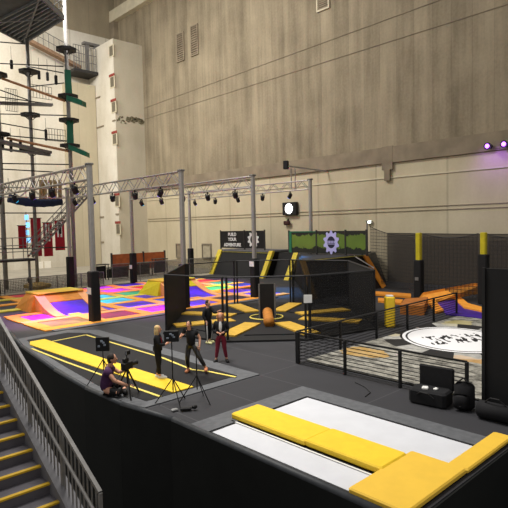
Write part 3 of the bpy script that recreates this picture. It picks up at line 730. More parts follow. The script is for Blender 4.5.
lp = [at_z(*q, .05) for q in ((31.8, 348.6), (66, 362), (100.7, 374.5), (130, 386), (160, 396.5))]
linemb([(p.x, p.y) for p in lp], .09, .05).build('seam_line', M_LINE, t)

# ------------------------------------------------------------------ white trampoline in front
t = thing('foreground_trampoline', (9.4, 7.4, 0), 'large white trampoline with yellow pads nearest the camera', 'trampoline')
MB().span((7.36, 9.58, 0), (11.5, 10.27, .03)).span((10.9, 4.78, 0), (11.5, 9.58, .03)).build('border_pad', M_GPAD, t)
MB().span((7.36, 4.4, -.0), (10.9, 9.58, .006)).build('springs', M_BLACK, t)
MB().span((9.3, 4.85, .0), (10.83, 9.5, .02)).build('trampoline_bed', M_WBED, t)
MB().span((7.46, 4.85, .0), (8.2, 9.5, .02)).build('trampoline_bed', M_WBED, t)
MB().span((8.22, 5.3, .0), (8.27, 9.72, .03)).build('edge_cord', M_WHITE, t)
MB().span((8.33, 7.4, .02), (9.27, 9.85, .16), .04).build('walkway_pad', M_YEL, t)
MB().span((8.35, 5.5, .02), (9.29, 7.42, .17), .04).build('walkway_pad', M_YEL, t)
MB().span((7.36, 4.38, .02), (9.52, 5.55, .14), .04).build('landing_pad', mat('yellow_mat', 'ecc040', .6, var=.03), t)
MB().span((9.5, 4.36, .02), (11.7, 4.78, .12), .04).build('end_pad', MATS['yellow_mat'], t)
# rounded curb pads along the deck edge
mb = MB()
for a, b in zip(CURB[:-1], CURB[1:]):
    mb.tube([(a[0]+.05, a[1], -.02), (b[0]+.05, b[1], -.02)], .085, 8)
o = mb.build('edge_padding', M_CURB, None, True); struct(o); o.name = 'trim_9'

# ------------------------------------------------------------------ fence and printed airbag
def fence(p0, p1, n, label, rails=9, h=1.12):
    p0 = Vector(p0); p1 = Vector(p1)
    t = thing('rail_fence', (p0+p1)/2, label, 'fence')
    for k in range(n):
        p = p0.lerp(p1, k/(n-1)); MB().box(p+Vector((0, 0, h/2)), (.09, .09, h), 0, .015).build('post', M_BLACK, t)
    MB().beam(p0+Vector((0, 0, h)), p1+Vector((0, 0, h)), .07, .05).build('top_rail', M_BLACK, t)
    for k in range(rails):
        z = .1 + k*(h-.2)/(rails-1); MB().tube([p0+Vector((0, 0, z)), p1+Vector((0, 0, z))], .014, 5).build('rail', M_BLACK, t)
fence((13.36, 12.09, 0), (13.36, 6.15, 0), 4, 'black horizontal rail fence facing the camera in front of the printed airbag')
fence((13.4, 12.2, 0), (26.2, 12.6, 0), 6, 'black horizontal rail fence running away along the left of the airbag')
bag = MB().span((13.75, -3, .02), (25.2, 12.1, .1), .04).build('airbag', M_BAG, None)
tag(bag, 'huge grey stone printed airbag with a black and white gear emblem', 'airbag')
# black screen wall at right
t = thing('black_screen', (13.6, 4, 0), 'tall matt black screen at the right edge of the picture', 'screen')
MB().span((13.42, 1.0, .02), (13.52, 5.72, 3.6)).build('panel', M_BPAD, t)
MB().beam((13.4, 5.72, 0), (13.4, 5.72, 3.62), .08, .08).build('frame', M_BLACK, t)
for y in (5.2, 1.7): MB().span((13.3, y-.05, 0), (13.74, y+.05, .08)).build('foot', M_BLACK, t)

# equipment bags
t = thing('camera_bag', (12.85, 6.9, 0), 'open black equipment case with painted white highlights in front of the fence', 'bag')
mb = MB().box((12.75, 6.85, .2), (.6, 1.0, .4), .1, .07); mb.build('body', M_BFAB, t)
MB().box((13.08, 6.85, .62), (.1, .95, .62), .1, .04).build('lid', M_BFAB, t)
MB().box((12.65, 6.95, .42), (.18, .16, .06), .4, .02).build('highlight_bit', M_WHITE, t); MB().box((12.75, 6.7, .42), (.14, .1, .05), .1, .02).build('highlight_bit', M_WHITE, t)  # small white blocks stand in for bright highlights on the case
MB().tube([(12.45, 6.6, .25), (12.4, 6.75, .36), (12.4, 6.95, .36), (12.45, 7.1, .25)], .02).build('handle', M_BLACK, t)
t = thing('backpack', (13.0, 6.0, 0), 'slumped black backpack between the open case and the black screen', 'bag')
MB().box((12.9, 6.0, .36), (.32, .5, .72), .25, .14).build('body', M_BFAB, t, True); MB().box((12.7, 6.0, .25), (.16, .36, .36), .25, .07).build('pocket', M_BFAB, t, True)
MB().tube([(12.85, 5.9, .74), (12.85, 6.0, .83), (12.85, 6.1, .74)], .02).build('handle', M_BLACK, t)
t = thing('duffel_bag', (12.7, 5.2, 0), 'long low black duffel bag lying before the black screen', 'bag')
MB().tube([(12.65, 4.6, .22), (12.65, 4.66, .22), (12.65, 5.5, .22), (12.65, 5.56, .22)], [.12, .21, .21, .12], 12).build('body', M_BFAB, t, True)
MB().tube([(12.6, 4.85, .42), (12.55, 5.0, .56), (12.55, 5.2, .56), (12.6, 5.35, .42)], .018).build('handle', M_BLACK, t)
p = at_z(374, 397, 0)
tag(MB().tube([(12.0, 8.4, .015), (12.4, 8.5, .015), (12.7, 8.9, .015), (12.9, 9.4, .015)], .012, 5).build('floor_cable', M_BLACK), 'thin black cable lying on the carpet before the fence', 'cable')

# yellow padded post behind fence, right hand netted court
t = thing('padded_post', (21, 13.3, 0), 'short bright yellow padded post behind the rail fence', 'post')
MB().box((21, 13.3, .72), (.42, .42, 1.42), -.7, .07).build('padding', M_YEL, t); MB().box((21, 13.3, 1.46), (.3, .3, .07), -.7, .02).build('cap', M_WHITE, t)
NP = [(30.4, 17.1), (30.4, 13.0)]
for k, (x, y) in enumerate(NP):
    t = thing('net_post', (x, y, 0), ('yellow net post with black padding left of the orange ramp', 'yellow net post with black padding above the black screen')[k], 'post', 'yellow net posts')
    MB().box((x, y, 2.08), (.32, .32, 4.16), 0, .05).build('pole', mat('net_yellow', 'c2b21e', .5), t)
    MB().box((x, y, (1.22, 1.45)[k]), (.52, .52, (2.44, 2.9)[k]), 0, .06).build('padding', M_BPAD, t)
    if k == 0: MB().box((x-.28, y-.0, 1.25), (.03, .24, .2)).build('label_plate', M_STEEL, t)
def net(a, b, z0, z1a, z1b, sag, label, m=M_NET, n=14):
    a = Vector(a); b = Vector(b); t = thing('safety_net', (a+b)/2, label, 'net')
    mb = MB(); top = []
    for k in range(n+1):
        s_ = k/n; p = a.lerp(b, s_); z = z1a+(z1b-z1a)*s_ - sag*4*s_*(1-s_); top.append(Vector((p.x, p.y, z)))
    vs = [Vector((p.x, p.y, z0)) for p in top]+top; d = (b-a).normalized().cross(Vector((0, 0, 1)))*.01
    mb.add(vs+[v+d for v in vs], [(k, k+1, n+2+k, n+1+k) for k in range(n)])
    mb.f = mb.f[:n]; mb.v = mb.v[:2*(n+1)]
    mb.build('netting', m, t); MB().tube(top, .025, 5).build('top_cord', M_BLACK, t)
net((30.4, 16.8, 0), (30.4, 13.3, 0), .3, 4.1, 4.1, .25, 'sagging black safety net strung between the two yellow posts')
net((30.4, 12.7, 0), (30.4, 5, 0), .3, 4.0, 3.9, .3, 'black safety net right of the yellow post above the screen')
net((34.6, 23.6, 0), (30.45, 17.2, 0), .3, 4.6, 4.05, .3, 'black safety net from the green banner to the left yellow post')
net((37.6, 24.0, 0), (37.6, -2, 0), 0.0, 4.0, 3.9, .1, 'long dark safety net hung in front of the cream wall at right', net_mat('dense_netting', '4a4239', .84, .3, (1, 2), .1), 30)
t = thing('grey_mast', (34.7, 23.95, 2.4), 'thin grey mast holding the net beside the green banner', 'mast'); MB().tube([(34.7, 23.95, 2.4), (34.7, 23.95, 5.0)], .06).build('pole', M_STEEL, t); MB().box((34.7, 23.95, 5.02), (.2, .2, .06), 0, .01).build('cap', M_STEEL, t)
# right-hand ramps
t = thing('angled_trampoline', (29, 14, 0), 'orange padded angled trampolines with a violet bed beyond the fence', 'trampoline')
def padpx(poly, name, m, th=.12, lift=0):
    pts = [at_z(px, py, z) for px, py, z in poly]; MB().extr(pts, (0, 0, -th)).build(name, m, t)
padpx([(418, 299, .15), (423, 292.5, .55), (474, 283, 1.0), (480, 283.5, 1.0), (481, 291, .5), (436, 300, .15)], 'raised_pad', M_ORG, .14)
padpx([(400, 305, .5), (405, 298.5, .5), (428, 297, .5), (424, 306, .5)], 'wedge_pad', mat('burnt_orange', 'a8662a', .65), .5)
padpx([(427, 300, .12), (434, 299, .12), (444, 310, .12), (436, 312, .12)], 'edge_pad', M_ORG2)
padpx([(438, 303, .06), (452, 299, .06), (460, 301, .06), (483, 308, .06), (483, 318, .06), (446, 314, .06)], 'trampoline_bed', mat('violet_bed', '3a1a8a', .45, var=.4, scale=.8), .05)
padpx([(454, 298, .14), (461, 297, .14), (468, 303, .14), (483, 307, .14), (483, 311, .14), (464, 307, .14)], 'edge_pad', M_ORG)
t = thing('orange_beam_pad', (30, 21, 0), 'long flat orange pad on the floor right of the black block', 'pad')
padpx([(374, 291, .15), (411, 293.5, .15), (411, 296.5, .15), (374, 293.8, .15)], 'pad', M_ORG2)
t = thing('orange_beam_pad', (27, 19, 0), 'shorter orange pad on the floor behind the yellow padded post', 'pad')
padpx([(378, 297.5, .12), (403, 299.5, .12), (401, 303, .12), (378, 300.5, .12)], 'pad', M_ORG2)

# ------------------------------------------------------------------ foreground staircase
t = thing('staircase', (2, 8, LZ), 'grey stairs with yellow nosings rising at the lower left', 'staircase')
x0, x1 = .3, 3.0; Yn, Zn, dy, dz = 9.79, 1.96, .326, .163
for k in range(-22, 7):
    y = Yn + k*dy; z = Zn + k*dz
    MB().span((x0, y, LZ), (x1, y+dy, z)).build('step', M_STEP, t)
    MB().span((x0, y-.025, z-.02), (x1, y+.045, z+.008)).build('nosing', M_NOSE, t)
ya, yb = Yn-22*dy, Yn+7*dy; sl_ = dz/dy
zz = lambda y: Zn + (y-Yn)*sl_
MB().extr([(x1, ya, zz(ya)+.12), (x1, yb, zz(yb)+.12), (x1, yb, LZ), (x1, ya, LZ)], (.22, 0, 0)).build('stringer', M_STRING, t)
t = thing('stair_railing', (3.15, 8, 1), 'grey steel railing with vertical bars beside the lower left stairs', 'railing')
xr = 3.12; base = lambda y: zz(y)+.1; hr = 1.03
yE = 6.42
MB().beam((xr, yE, zz(yE)+hr), (xr, yb, zz(yb)+hr), .055, .05).build('top_rail', M_STEEL, t)
MB().tube([(xr-.09, yE-.1, zz(yE)+.76), (xr-.09, yb, zz(yb)+.76)], .024, 8).build('handrail', M_STEEL, t)
for y in [yE] + [yE+1.2+1.25*k for k in range(4)]:
    MB().box((xr, y, (base(y)+zz(y)+hr)/2), (.055, .055, hr-.1), 0, .01).build('post', M_STEEL, t)
y = yE+.12; k = 0
while y < yb-.1:
    MB().box((xr, y, (base(y)+zz(y)+hr)/2), (.018, .018, hr-.12)).build('baluster', M_STEEL, t); y += .125; k += 1

# ------------------------------------------------------------------ ropes course
R0, R1, R2 = Vector((14.8, 46.2, 0)), Vector((17.77, 47.11, 0)), Vector((19.2, 42.57, 0)); RZ = 21.6
R3 = Vector((15.2, 41.9, 0))
rc = thing('ropes_course', (17, 45, 0), 'tall steel ropes course tower with a dark deck on top at the left', 'climbing tower')
for P, r in ((R0, .19), (R1, .15), (R2, .16)): MB().tube([P, P+Vector((0, 0, RZ+ (2.5 if P is R2 else .4)))], r, 12).build('column', mat('column_grey', '8a8783', .6, .1), rc, True)
top = [at_z(63.5, 17, RZ), at_z(24, 42, RZ), at_z(-14, 22, RZ), at_z(-20, -25, RZ), at_z(40, -5, RZ)]
DECKM = mat('dark_grating', '4a4d4d', .7, var=.2, scale=2)
MB().prism([(p.x, p.y) for p in top], RZ+.1, RZ+.25).build('top_deck', DECKM, rc)
mb = MB(); cen = sum(top, Vector())/5
for k in range(5):
    a, b = top[k], top[(k+1) % 5]; mb.beam(a+Vector((0, 0, -.05)), b+Vector((0, 0, -.05)), .15, .3)
for k in range(1, 9):
    a = top[1].lerp(top[2], k/9); b = top[0].lerp(top[4], k/9); mb.beam(a, b, .1, .2)
mb.beam(top[0], top[2], .14, .24).beam(top[1], top[4], .14, .24)
mb.build('deck_joist', mat('joist_grey', '77797a', .6), rc)
mb = MB()
for k in range(5):
    a, b = top[k], top[(k+1) % 5]
    for z in (.8, 1.4): mb.tube([a+Vector((0, 0, z)), b+Vector((0, 0, z))], .035, 5)
    for s_ in range(5): q = a.lerp(b, s_/5); mb.tube([q, q+Vector((0, 0, 1.4))], .03, 5)
mb.build('deck_railing', M_STEEL, rc)
# small round stages on the columns
def stage(P, px, py, r=.85):
    z = at_y(px, py, P.y).z if True else 0
    mb = MB().prism([(P.x+r*math.cos(a*PI/4), P.y+r*math.sin(a*PI/4)) for a in range(8)], z-.14, z+.04)
    for a in range(4): mb.beam((P.x, P.y, z-.6), (P.x+.6*math.cos(a*PI/2), P.y+.6*math.sin(a*PI/2), z-.1), .06, .06)
    mb.build('stage', mat('stage_dark', '2c2a28', .7), rc); return z
for px, py in ((63.5, 48.5), (66, 95.5), (67, 119.5), (69, 145)): stage(R2, px, py)
for px, py in ((25.5, 70.5), (28, 114), (30, 150)): stage(R1, px, py)
for px, py in ((2, 75), (4, 134)): stage(R0, px, py, .9)
# cables between the columns
def seg(a, b, r=.03):  # a, b = (column, px, py)
    pa = at_y(a[1], a[2], a[0].y); pb = at_y(b[1], b[2], b[0].y)
    return pa, pb
def cables(lst, name, m, r):
    for a, b in lst: pa, pb = seg(a, b); MB().tube([pa, pb], r, 5).build(name, m, rc)
cables([((R0, 0, 63.5), (R2, 63.5, 66.5)), ((R1, 25, 44), (R0, 0, 42)), ((R0, 0, 114), (R2, 67, 115.5)), ((R0, 0, 97), (R1, 50, 104)), ((R0, 0, 163.5), (R2, 69, 164.5)), ((R0, 0, 169), (R2, 70, 173)),
        ((R1, 26, 66), (R2, 63.5, 73)), ((R0, 0, 123), (R1, 45, 131)), ((R1, 28, 87), (R2, 64, 83)), ((R0, 0, 90), (R1, 28, 100)), ((R0, 0, 135), (R2, 67, 141)), ((R0, 0, 213), (R2, 73, 213)), ((R0, 0, 249), (R2, 75, 247))], 'cable', M_DSTEEL, .05)
cables([((R0, 2, 78.5), (R2, 65, 101)), ((R0, 7, 138), (R2, 68, 151))], 'wooden_beam', M_WOOD, .11)
# hanging steps
for (px, py, P) in ((11.5, 64.5, R0), (39, 75, R1), (47.5, 76.5, R1), (56, 80, R2), (2.5, 143, R0), (11, 146, R0), (20.5, 146, R1), (46, 135, R1), (60, 228.5, R1)):
    p = at_y(px, py, P.y); MB().box(p, (.22, .22, .75 if py < 100 else 1.0), 0, .05).tube([p, p+Vector((0, 0, 1.5))], .015, 5).build('hanging_step', M_BLACK, rc)
for (px0, py0, px1, py1, P) in ((30, 84, 52, 100, R1), (46, 128, 66, 142, R2), (5, 88, 18, 112, R0)):
    a = at_y(px0, py0, P.y); b = at_y(px1, py1, P.y)
    mb = MB()
    for k in range(8): x = a.x+(b.x-a.x)*k/7; mb.tube([(x, P.y, a.z), (x, P.y, b.z)], .018, 4)
    for z in (a.z, (a.z+b.z)/2, b.z): mb.tube([(a.x, P.y, z), (b.x, P.y, z)], .022, 4)
    mb.build('rope_net', M_DSTEEL, rc)
# vertical wood bars bridge
mb = MB()
for px in (41, 45, 50, 55, 60):
    a = at_y(px, 180, 43.5); b = at_y(px, 199, 43.5); mb.tube([a, b], .16, 8)
mb.build('log_curtain', M_TAN, rc, True)
# dirty horizontal bridge
a = at_y(-4, 103, 47); b = at_y(52, 105, 47)
MB().beam(a, b, .5, .22).build('bridge', M_STEEL, rc)
a = at_y(-2, 141, 45.4); b = at_y(50, 153, 45.4)
MB().beam(a, b, .9, .2).beam(a+Vector((0, 0, -.6)), b+Vector((0, 0, -.2)), .3, .15).build('bridge', M_STEEL, rc)
# green slides
for k, (x0p, y0p, x1p, y1p, xe, ye) in enumerate(((67, 70, 68.5, 96, 84, 101.5), (69.5, 120, 70, 145, 88, 152.5))):
    a = at_y(x0p, y0p, 42.4); m_ = at_y(x1p, y1p, 42.2); e = at_y(xe, ye, 41.2)
    t = thing('green_slide', m_, 'dark green plastic slide board on the ropes course column, %s one' % ('upper', 'lower')[k], 'slide', 'green slides on the ropes course')
    d = (e-m_); side = Vector((.6, -.2, 0))
    MB().extr([a-side*.35, a+side*.35, m_+side*.4, m_-side*.4], (0, -.14, 0)).build('back_board', M_GREEN, t)
    u = d.normalized(); r = u.cross(Vector((0, 0, 1))).normalized()*.42
    MB().extr([m_-r, m_+r, e+r, e-r], (0, 0, -.4)).build('chute', M_GREEN, t)
    MB().extr([m_+u*.3-r*.5+Vector((0, 0, .02)), m_+u*.3+r*.5+Vector((0, 0, .02)), e-u*.3+r*.5+Vector((0, 0, .02)), e-u*.3-r*.5+Vector((0, 0, .02))], (0, 0, .03)).build('liner', mat('pale_liner', '8f9a92', .5), t)
# blue crawl tunnel
t = thing('crawl_tunnel', at_y(35, 205, 44.5), 'sagging dark blue fabric tunnel slung across the ropes course', 'tunnel')
pts = []; rs = []
for k in range(25):
    s_ = k/24; px = 9+(61-9)*s_; py = 198+3*s_+ 4.5*4*s_*(1-s_)*.75; pts.append(at_y(px, py, 44.6)); rs.append(.3+.035*(k % 4 == 0)+.04)
MB().tube(pts, rs, 12).build('fabric', M_BLUE, t, True)
mb = MB()
for k in (0, 8, 16, 24): mb.tube([pts[k], pts[k]+Vector((0, 0, 1.6))], .02, 5)
mb.build('sling', M_DSTEEL, t)
# steel staircase up the ropes course
t = thing('steel_staircase', at_y(34, 262, 39.8)*1.0, 'galvanised open steel stairs climbing right from the low landing', 'staircase')
YS = 43.6
a = at_y(30, 257, YS); b = at_y(88, 194, YS)
for off in (-.5, .5): MB().beam(a+Vector((0, off, 0)), b+Vector((0, off, 0)), .06, .14).build('stringer', M_STEEL, t)
n = 22
for k in range(n):
    q = a.lerp(b, (k+.5)/n); MB().box(q+Vector((0, 0, .1)), (.34, .96, .07)).build('tread', M_ALU, t)
for off in (-.5, .5):
    o3 = Vector((0, off, 0)); mb = MB()
    for z in (.6, 1.15): mb.tube([a+o3+Vector((0, 0, z)), b+o3+Vector((0, 0, z))], .035, 6)
    for k in range(8): q = a.lerp(b, k/7)+o3; mb.tube([q, q+Vector((0, 0, 1.15))], .03, 6)
    mb.build('railing', M_STEEL, t)
pl = at_y(0, 264, YS); l0 = at_y(-12, 264, YS); l1 = a
MB().span((l0.x, YS-.9, a.z-.28), (l1.x+.1, YS+.9, a.z-.1)).build('landing', M_DSTEEL, t)
mb = MB()
for y in (YS-.85,):
    for z in (.5, 1.0, 1.6): mb.tube([(l0.x, y, a.z+z), (l1.x, y, a.z+z)], .035, 6)
    for k in range(5): x = l0.x+(l1.x-l0.x)*k/4; mb.tube([(x, y, a.z-.2), (x, y, a.z+1.6)], .03, 6)
mb.build('landing_railing', M_STEEL, t)
for x in (l0.x+.3, l1.x-.3): MB().tube([(x, YS-.6, 0), (x, YS-.6, a.z-.28)], .1, 8).build('leg', M_STEEL, t)
# red banners with pale stripes hanging behind the stairs
specs = [(18, 226, 26.5, 248, 'small plain red cloth banner left of the blue light strip'), (30.5, 218.5, 42, 256, 'red cloth banner behind the steps of the steel stairs'), (43, 223, 53, 256, 'striped red cloth banner in the middle of the row'), (54.5, 221, 65, 250, 'striped red cloth banner at the right end of the row')]
for k, (xa, ya_, xb, yb_, lab) in enumerate(specs):
    p = at_y(xa, ya_, 49.5); q = at_y(xb, yb_, 49.5)
    t = thing('red_banner', ((p.x+q.x)/2, 49.5, q.z), lab, 'banner', 'red banners behind the ropes course stairs')
    w = q.x-p.x
    MB().span((p.x, 49.45, q.z), (q.x, 49.55, p.z)).build('fabric', M_RED, t)
    if k >= 2:
        for s_ in (.2, .55): MB().span((p.x+w*s_, 49.4, q.z+(p.z-q.z)*.45), (p.x+w*(s_+.17), 49.44, p.z-.1)).build('stripe', M_WHITE, t)
    MB().tube([(p.x-.1, 49.5, p.z+.03), (q.x+.1, 49.5, p.z+.03)], .04, 6).build('rod', M_DSTEEL, t)
# coloured light strips
p = at_y(27, 228, 50.5)
t = thing('light_strip', (p.x, p.y, p.z-1), 'pale blue glowing light column between the red banners', 'light')
for k in range(4): MB().box((p.x+.08*(k % 2), p.y, p.z+1-.55*k*1.3), (.34, .1, .45), 0, .04).build('lamp', lens('7ac8ff', 1.6), t)
MB().tube([(p.x, p.y+.1, p.z-1.6), (p.x, p.y+.1, p.z+1.5)], .04).build('rod', M_DSTEEL, t)
# crash mat round the column
c = R1
t = thing('crash_mat', (c.x, c.y, 0), 'flat square yellow crash mat round the foot of the ropes course column', 'mat')
mm = [at_z(23.5, 286.5, .1), at_z(38, 289, .1), at_z(51.5, 285.3, .1), at_z(37, 283, .1)]
MB().prism([(p.x, p.y) for p in mm], 0, .25).build('cushion', mat('tan_yellow', 'b8974a', .7), t)
# harness rope with dark hooks
p = at_y(29, 280, 45)
t = thing('safety_harness', (p.x, p.y, p.z), 'dark harness hanging on a rope in front of the ropes course column', 'harness')
MB().ell(p, (.16, .16, .3), 8, 6).tube([p, p+Vector((.1, 0, -.4))], .06).build('harness', M_BLACK, t, True); MB().tube([p, (p.x, p.y, 5.0)], .03, 5).build('rope', M_STEEL, t)
# wall arm lamp
p = at_y(72, 245, 42)
# ------------------------------------------------------------------ people
def skin_obj(verts, edges, radii, name, m, parent, root=0, sub=1, extra=None):
    me = bpy.data.meshes.new(name); me.from_pydata([tuple(v) for v in verts], edges, [])
    o = bpy.data.objects.new(name, me); COL.objects.link(o)
    md = o.modifiers.new('s', 'SKIN'); md.use_smooth_shade = True; md.branch_smoothing = .4
    lay = me.skin_vertices[0].data
    for i, r in enumerate(radii):
        rr = r if isinstance(r, tuple) else (r, r); lay[i].radius = rr; lay[i].use_root = (i == root)
    s2 = o.modifiers.new('u', 'SUBSURF'); s2.levels = s2.render_levels = sub
    dg = bpy.context.evaluated_depsgraph_get(); dg.update()
    me2 = bpy.data.meshes.new_from_object(o.evaluated_get(dg)); bpy.data.objects.remove(o)
    if extra:
        vs = [tuple(v.co) for v in me2.vertices]; fs = [tuple(p.vertices) for p in me2.polygons]; k = len(vs)
        vs += [tuple(v) for v in extra.v]; fs += [tuple(i+k for i in f) for f in extra.f]
        me2 = bpy.data.meshes.new(name); me2.from_pydata(vs, [], fs); me2.update()
    me2.polygons.foreach_set('use_smooth', [True]*len(me2.polygons))
    me2.materials.clear(); me2.materials.append(m)
    o = bpy.data.objects.new(name, me2); COL.objects.link(o); o.parent = parent; return o

STAND = dict(pel=(0, 0, .95), chest=(0, .01, 1.28), neck=(0, .0, 1.47), head=(0, .02, 1.62),
             shL=(-.18, 0, 1.42), shR=(.18, 0, 1.42), elL=(-.24, .02, 1.13), elR=(.24, .02, 1.13), wrL=(-.22, .16, .9), wrR=(.22, .16, .9),
             haL=(-.21, .2, .82), haR=(.21, .2, .82), hiL=(-.09, 0, .92), hiR=(.09, 0, .92), knL=(-.1, .03, .5), knR=(.1, .03, .5),
             anL=(-.1, 0, .08), anR=(.1, 0, .08), toL=(-.11, .17, .03), toR=(.11, .17, .03))
def person(loc, face, pose, label, top_m, leg_m, shoe_m, hair_m, hair='short', sleeve='short', sc=1.0, girth=1.0, feat=None):
    """face = heading vector on plan; local +y is forward, +x is to the figure's right"""
    rz = math.atan2(face[1], face[0]) - PI/2
    t = thing('person', loc, label, 'person', rz=rz)
    J = {k: Vector(v)*sc for k, v in {**STAND, **pose}.items()}
    g = girth*sc*1.17
    order = ['pel', 'chest', 'neck', 'head', 'shL', 'elL', 'wrL', 'haL', 'shR', 'elR', 'wrR', 'haR', 'hiL', 'knL', 'anL', 'toL', 'hiR', 'knR', 'anR', 'toR']
    idx = {k: i for i, k in enumerate(order)}
    rad = dict(pel=(.115, .085), chest=(.12, .08), neck=.048, head=.055, shL=.045, shR=.045, elL=.04, elR=.04, wrL=.027, wrR=.027, haL=(.038, .02), haR=(.038, .02),
               hiL=.085, hiR=.085, knL=.055, knR=.055, anL=.037, anR=.037, toL=(.04, .025), toR=(.04, .025))
    E_ = [('pel', 'chest'), ('chest', 'neck'), ('neck', 'head'), ('chest', 'shL'), ('shL', 'elL'), ('elL', 'wrL'), ('wrL', 'haL'), ('chest', 'shR'), ('shR', 'elR'), ('elR', 'wrR'), ('wrR', 'haR'),
          ('pel', 'hiL'), ('hiL', 'knL'), ('knL', 'anL'), ('anL', 'toL'), ('pel', 'hiR'), ('hiR', 'knR'), ('knR', 'anR'), ('anR', 'toR')]
    sr = lambda r, k: tuple(x*k for x in r) if isinstance(r, tuple) else r*k
    ex = MB()
    hd = J['head']; tilt = (J['head']-J['neck'])
    ex.ell(hd+Vector((0, .015, .02))*sc, (.078*sc, .095*sc, .118*sc), 16, 12)
    ex.ell(hd+Vector((0, .112, .0))*sc, (.016*sc, .026*sc, .026*sc), 8, 5)     # nose
    ex.ell(hd+Vector((0, .07, -.075))*sc, (.04*sc, .035*sc, .03*sc), 8, 5)      # chin
    for s_ in (-1, 1): ex.ell(hd+Vector((s_*.08, .0, .0))*sc, (.014*sc, .024*sc, .034*sc), 8, 5)
    for sd, s_ in (('L', -1), ('R', 1)):
        h0 = J['ha'+sd]; w0 = J['wr'+sd]; d = (h0-w0).normalized(); si = d.cross(Vector((0, 0, 1)) if abs(d.z) < .9 else Vector((0, 1, 0))).normalized(); cu = d.cross(si)
        for f_ in range(4):
            o_ = (f_-1.5)*.019*sc; L = (.062, .075, .07, .055)[f_]*sc
            b0 = h0+si*o_+d*.01; b1 = b0+d*L*.5+cu*.006; b2 = b1+d*L*.35+cu*.02*sc; b3 = b2+d*L*.2+cu*.02*sc
            ex.tube([b0, b1, b2, b3], [.0105*sc, .0095*sc, .008*sc, .006*sc], 6)
        q = w0.lerp(h0, .5)+si*(-s_*.03*sc)
        ex.tube([q, q+si*(-s_*.03*sc)+d*.025*sc, q+si*(-s_*.04*sc)+d*.055*sc], [.013*sc, .011*sc, .008*sc], 6)
    skin_obj([J[k] for k in order], [(idx[a], idx[b]) for a, b in E_], [sr(rad[k], g) for k in order], 'body', M_SKIN, t, 0, 1, ex)
    body = [q for q in bpy.data.objects if q.parent == t and q.name.startswith('body')][0]
    # top
    vs = [J['pel']+Vector((0, 0, -.07))*sc, J['chest'], J['chest'].lerp(J['neck'], .75), J['shL'], J['shR']]
    ed = [(0, 1), (1, 2), (1, 3), (1, 4)]; rd = [(.175*g, .14*g), (.185*g, .14*g), .085*g, .084*g, .084*g]
    for sd, si_ in (('L', 3), ('R', 4)):
        s0, e0, w0 = J['sh'+sd], J['el'+sd], J['wr'+sd]
        if sleeve == 'short': vs.append(s0.lerp(e0, .6)); ed.append((si_, len(vs)-1)); rd.append(.068*g)
        else:
            vs.append(e0); ed.append((si_, len(vs)-1)); rd.append(.055*g); vs.append(e0.lerp(w0, .92)); ed.append((len(vs)-2, len(vs)-1)); rd.append(.042*g)
    skin_obj(vs, ed, rd, 'shirt' if sleeve == 'short' else 'jacket', top_m, t, 0, 1)
    # trousers
    vs = [J['pel'].lerp(J['chest'], .45), J['pel']]; ed = [(0, 1)]; rd = [(.145*g, .112*g), (.15*g, .115*g)]
    for sd in 'LR':
        k = len(vs); vs += [J['hi'+sd], J['kn'+sd], J['kn'+sd].lerp(J['an'+sd], .88)]; ed += [(1, k), (k, k+1), (k+1, k+2)]; rd += [.1*g, .068*g, .052*g]
    skin_obj(vs, ed, rd, 'trousers', leg_m, t, 1, 1)
    if shoe_m:
        for sd in 'LR':
            a, b = J['an'+sd], J['to'+sd]; dd = (b-a); dd.z = 0; dd.normalize()
            hl = Vector((a.x, a.y, b.z+.015*sc))-dd*.05*sc
            MB().tube([hl-dd*.01, hl, hl+dd*.12*sc, Vector((b.x, b.y, b.z+.01))+dd*.03*sc, Vector((b.x, b.y, b.z))+dd*.07*sc], [.035*sc, .058*sc, .06*sc, .056*sc, .03*sc], 10).add([], []).build2('shoe', shoe_m, t)
    # face details
    for s_ in (-1, 1): MB().ell(hd+Vector((s_*.03, .1, .022))*sc, (.011*sc, .008*sc, .007*sc), 8, 5).build2('eye', M_GLASS, body)
    MB().ell(hd+Vector((0, .102, -.046))*sc, (.024*sc, .01*sc, .007*sc), 8, 4).build2('mouth', M_LIP, body)
    mb = MB(); c = hd+Vector((0, -.012, .045))*sc
    mb.ell(c, (.094*sc, .103*sc, .105*sc), 16, 8, -.25, 1)
    mb.ell(hd+Vector((0, -.035, .0))*sc, (.088*sc, .08*sc, .105*sc), 14, 8)
    if hair == 'long':
        mb.ell(hd+Vector((0, -.055, -.08))*sc, (.095*sc, .065*sc, .17*sc), 14, 8)
        for s_ in (-1, 1): mb.ell(hd+Vector((s_*.078, -.01, -.075))*sc, (.03*sc, .05*sc, .14*sc), 10, 7)
    if hair == 'curly':
        rnd = random.Random(3)
        for k in range(34):
            a = rnd.uniform(0, 2*PI); z = rnd.uniform(-.16, .1); r = .1 if z > 0 else .115
            if math.sin(a) > .55 and z < .06: continue
            mb.ell(hd+Vector((r*math.cos(a), r*.85*math.sin(a)-.02, z))*sc, (.04*sc, .04*sc, .045*sc), 7, 5)
    mb.build2('hair', hair_m, t, True)
    if feat: feat(t, J, sc)
    return t
def build2(s, name, m, parent, smooth=True):
    me = bpy.data.meshes.new(name); me.from_pydata([tuple(v) for v in s.v], [], s.f); me.update()
    me.polygons.foreach_set('use_smooth', [smooth]*len(me.polygons)); me.materials.append(m)
    o = bpy.data.objects.new(name, me); COL.objects.link(o); o.parent = parent; return o
MB.build2 = build2

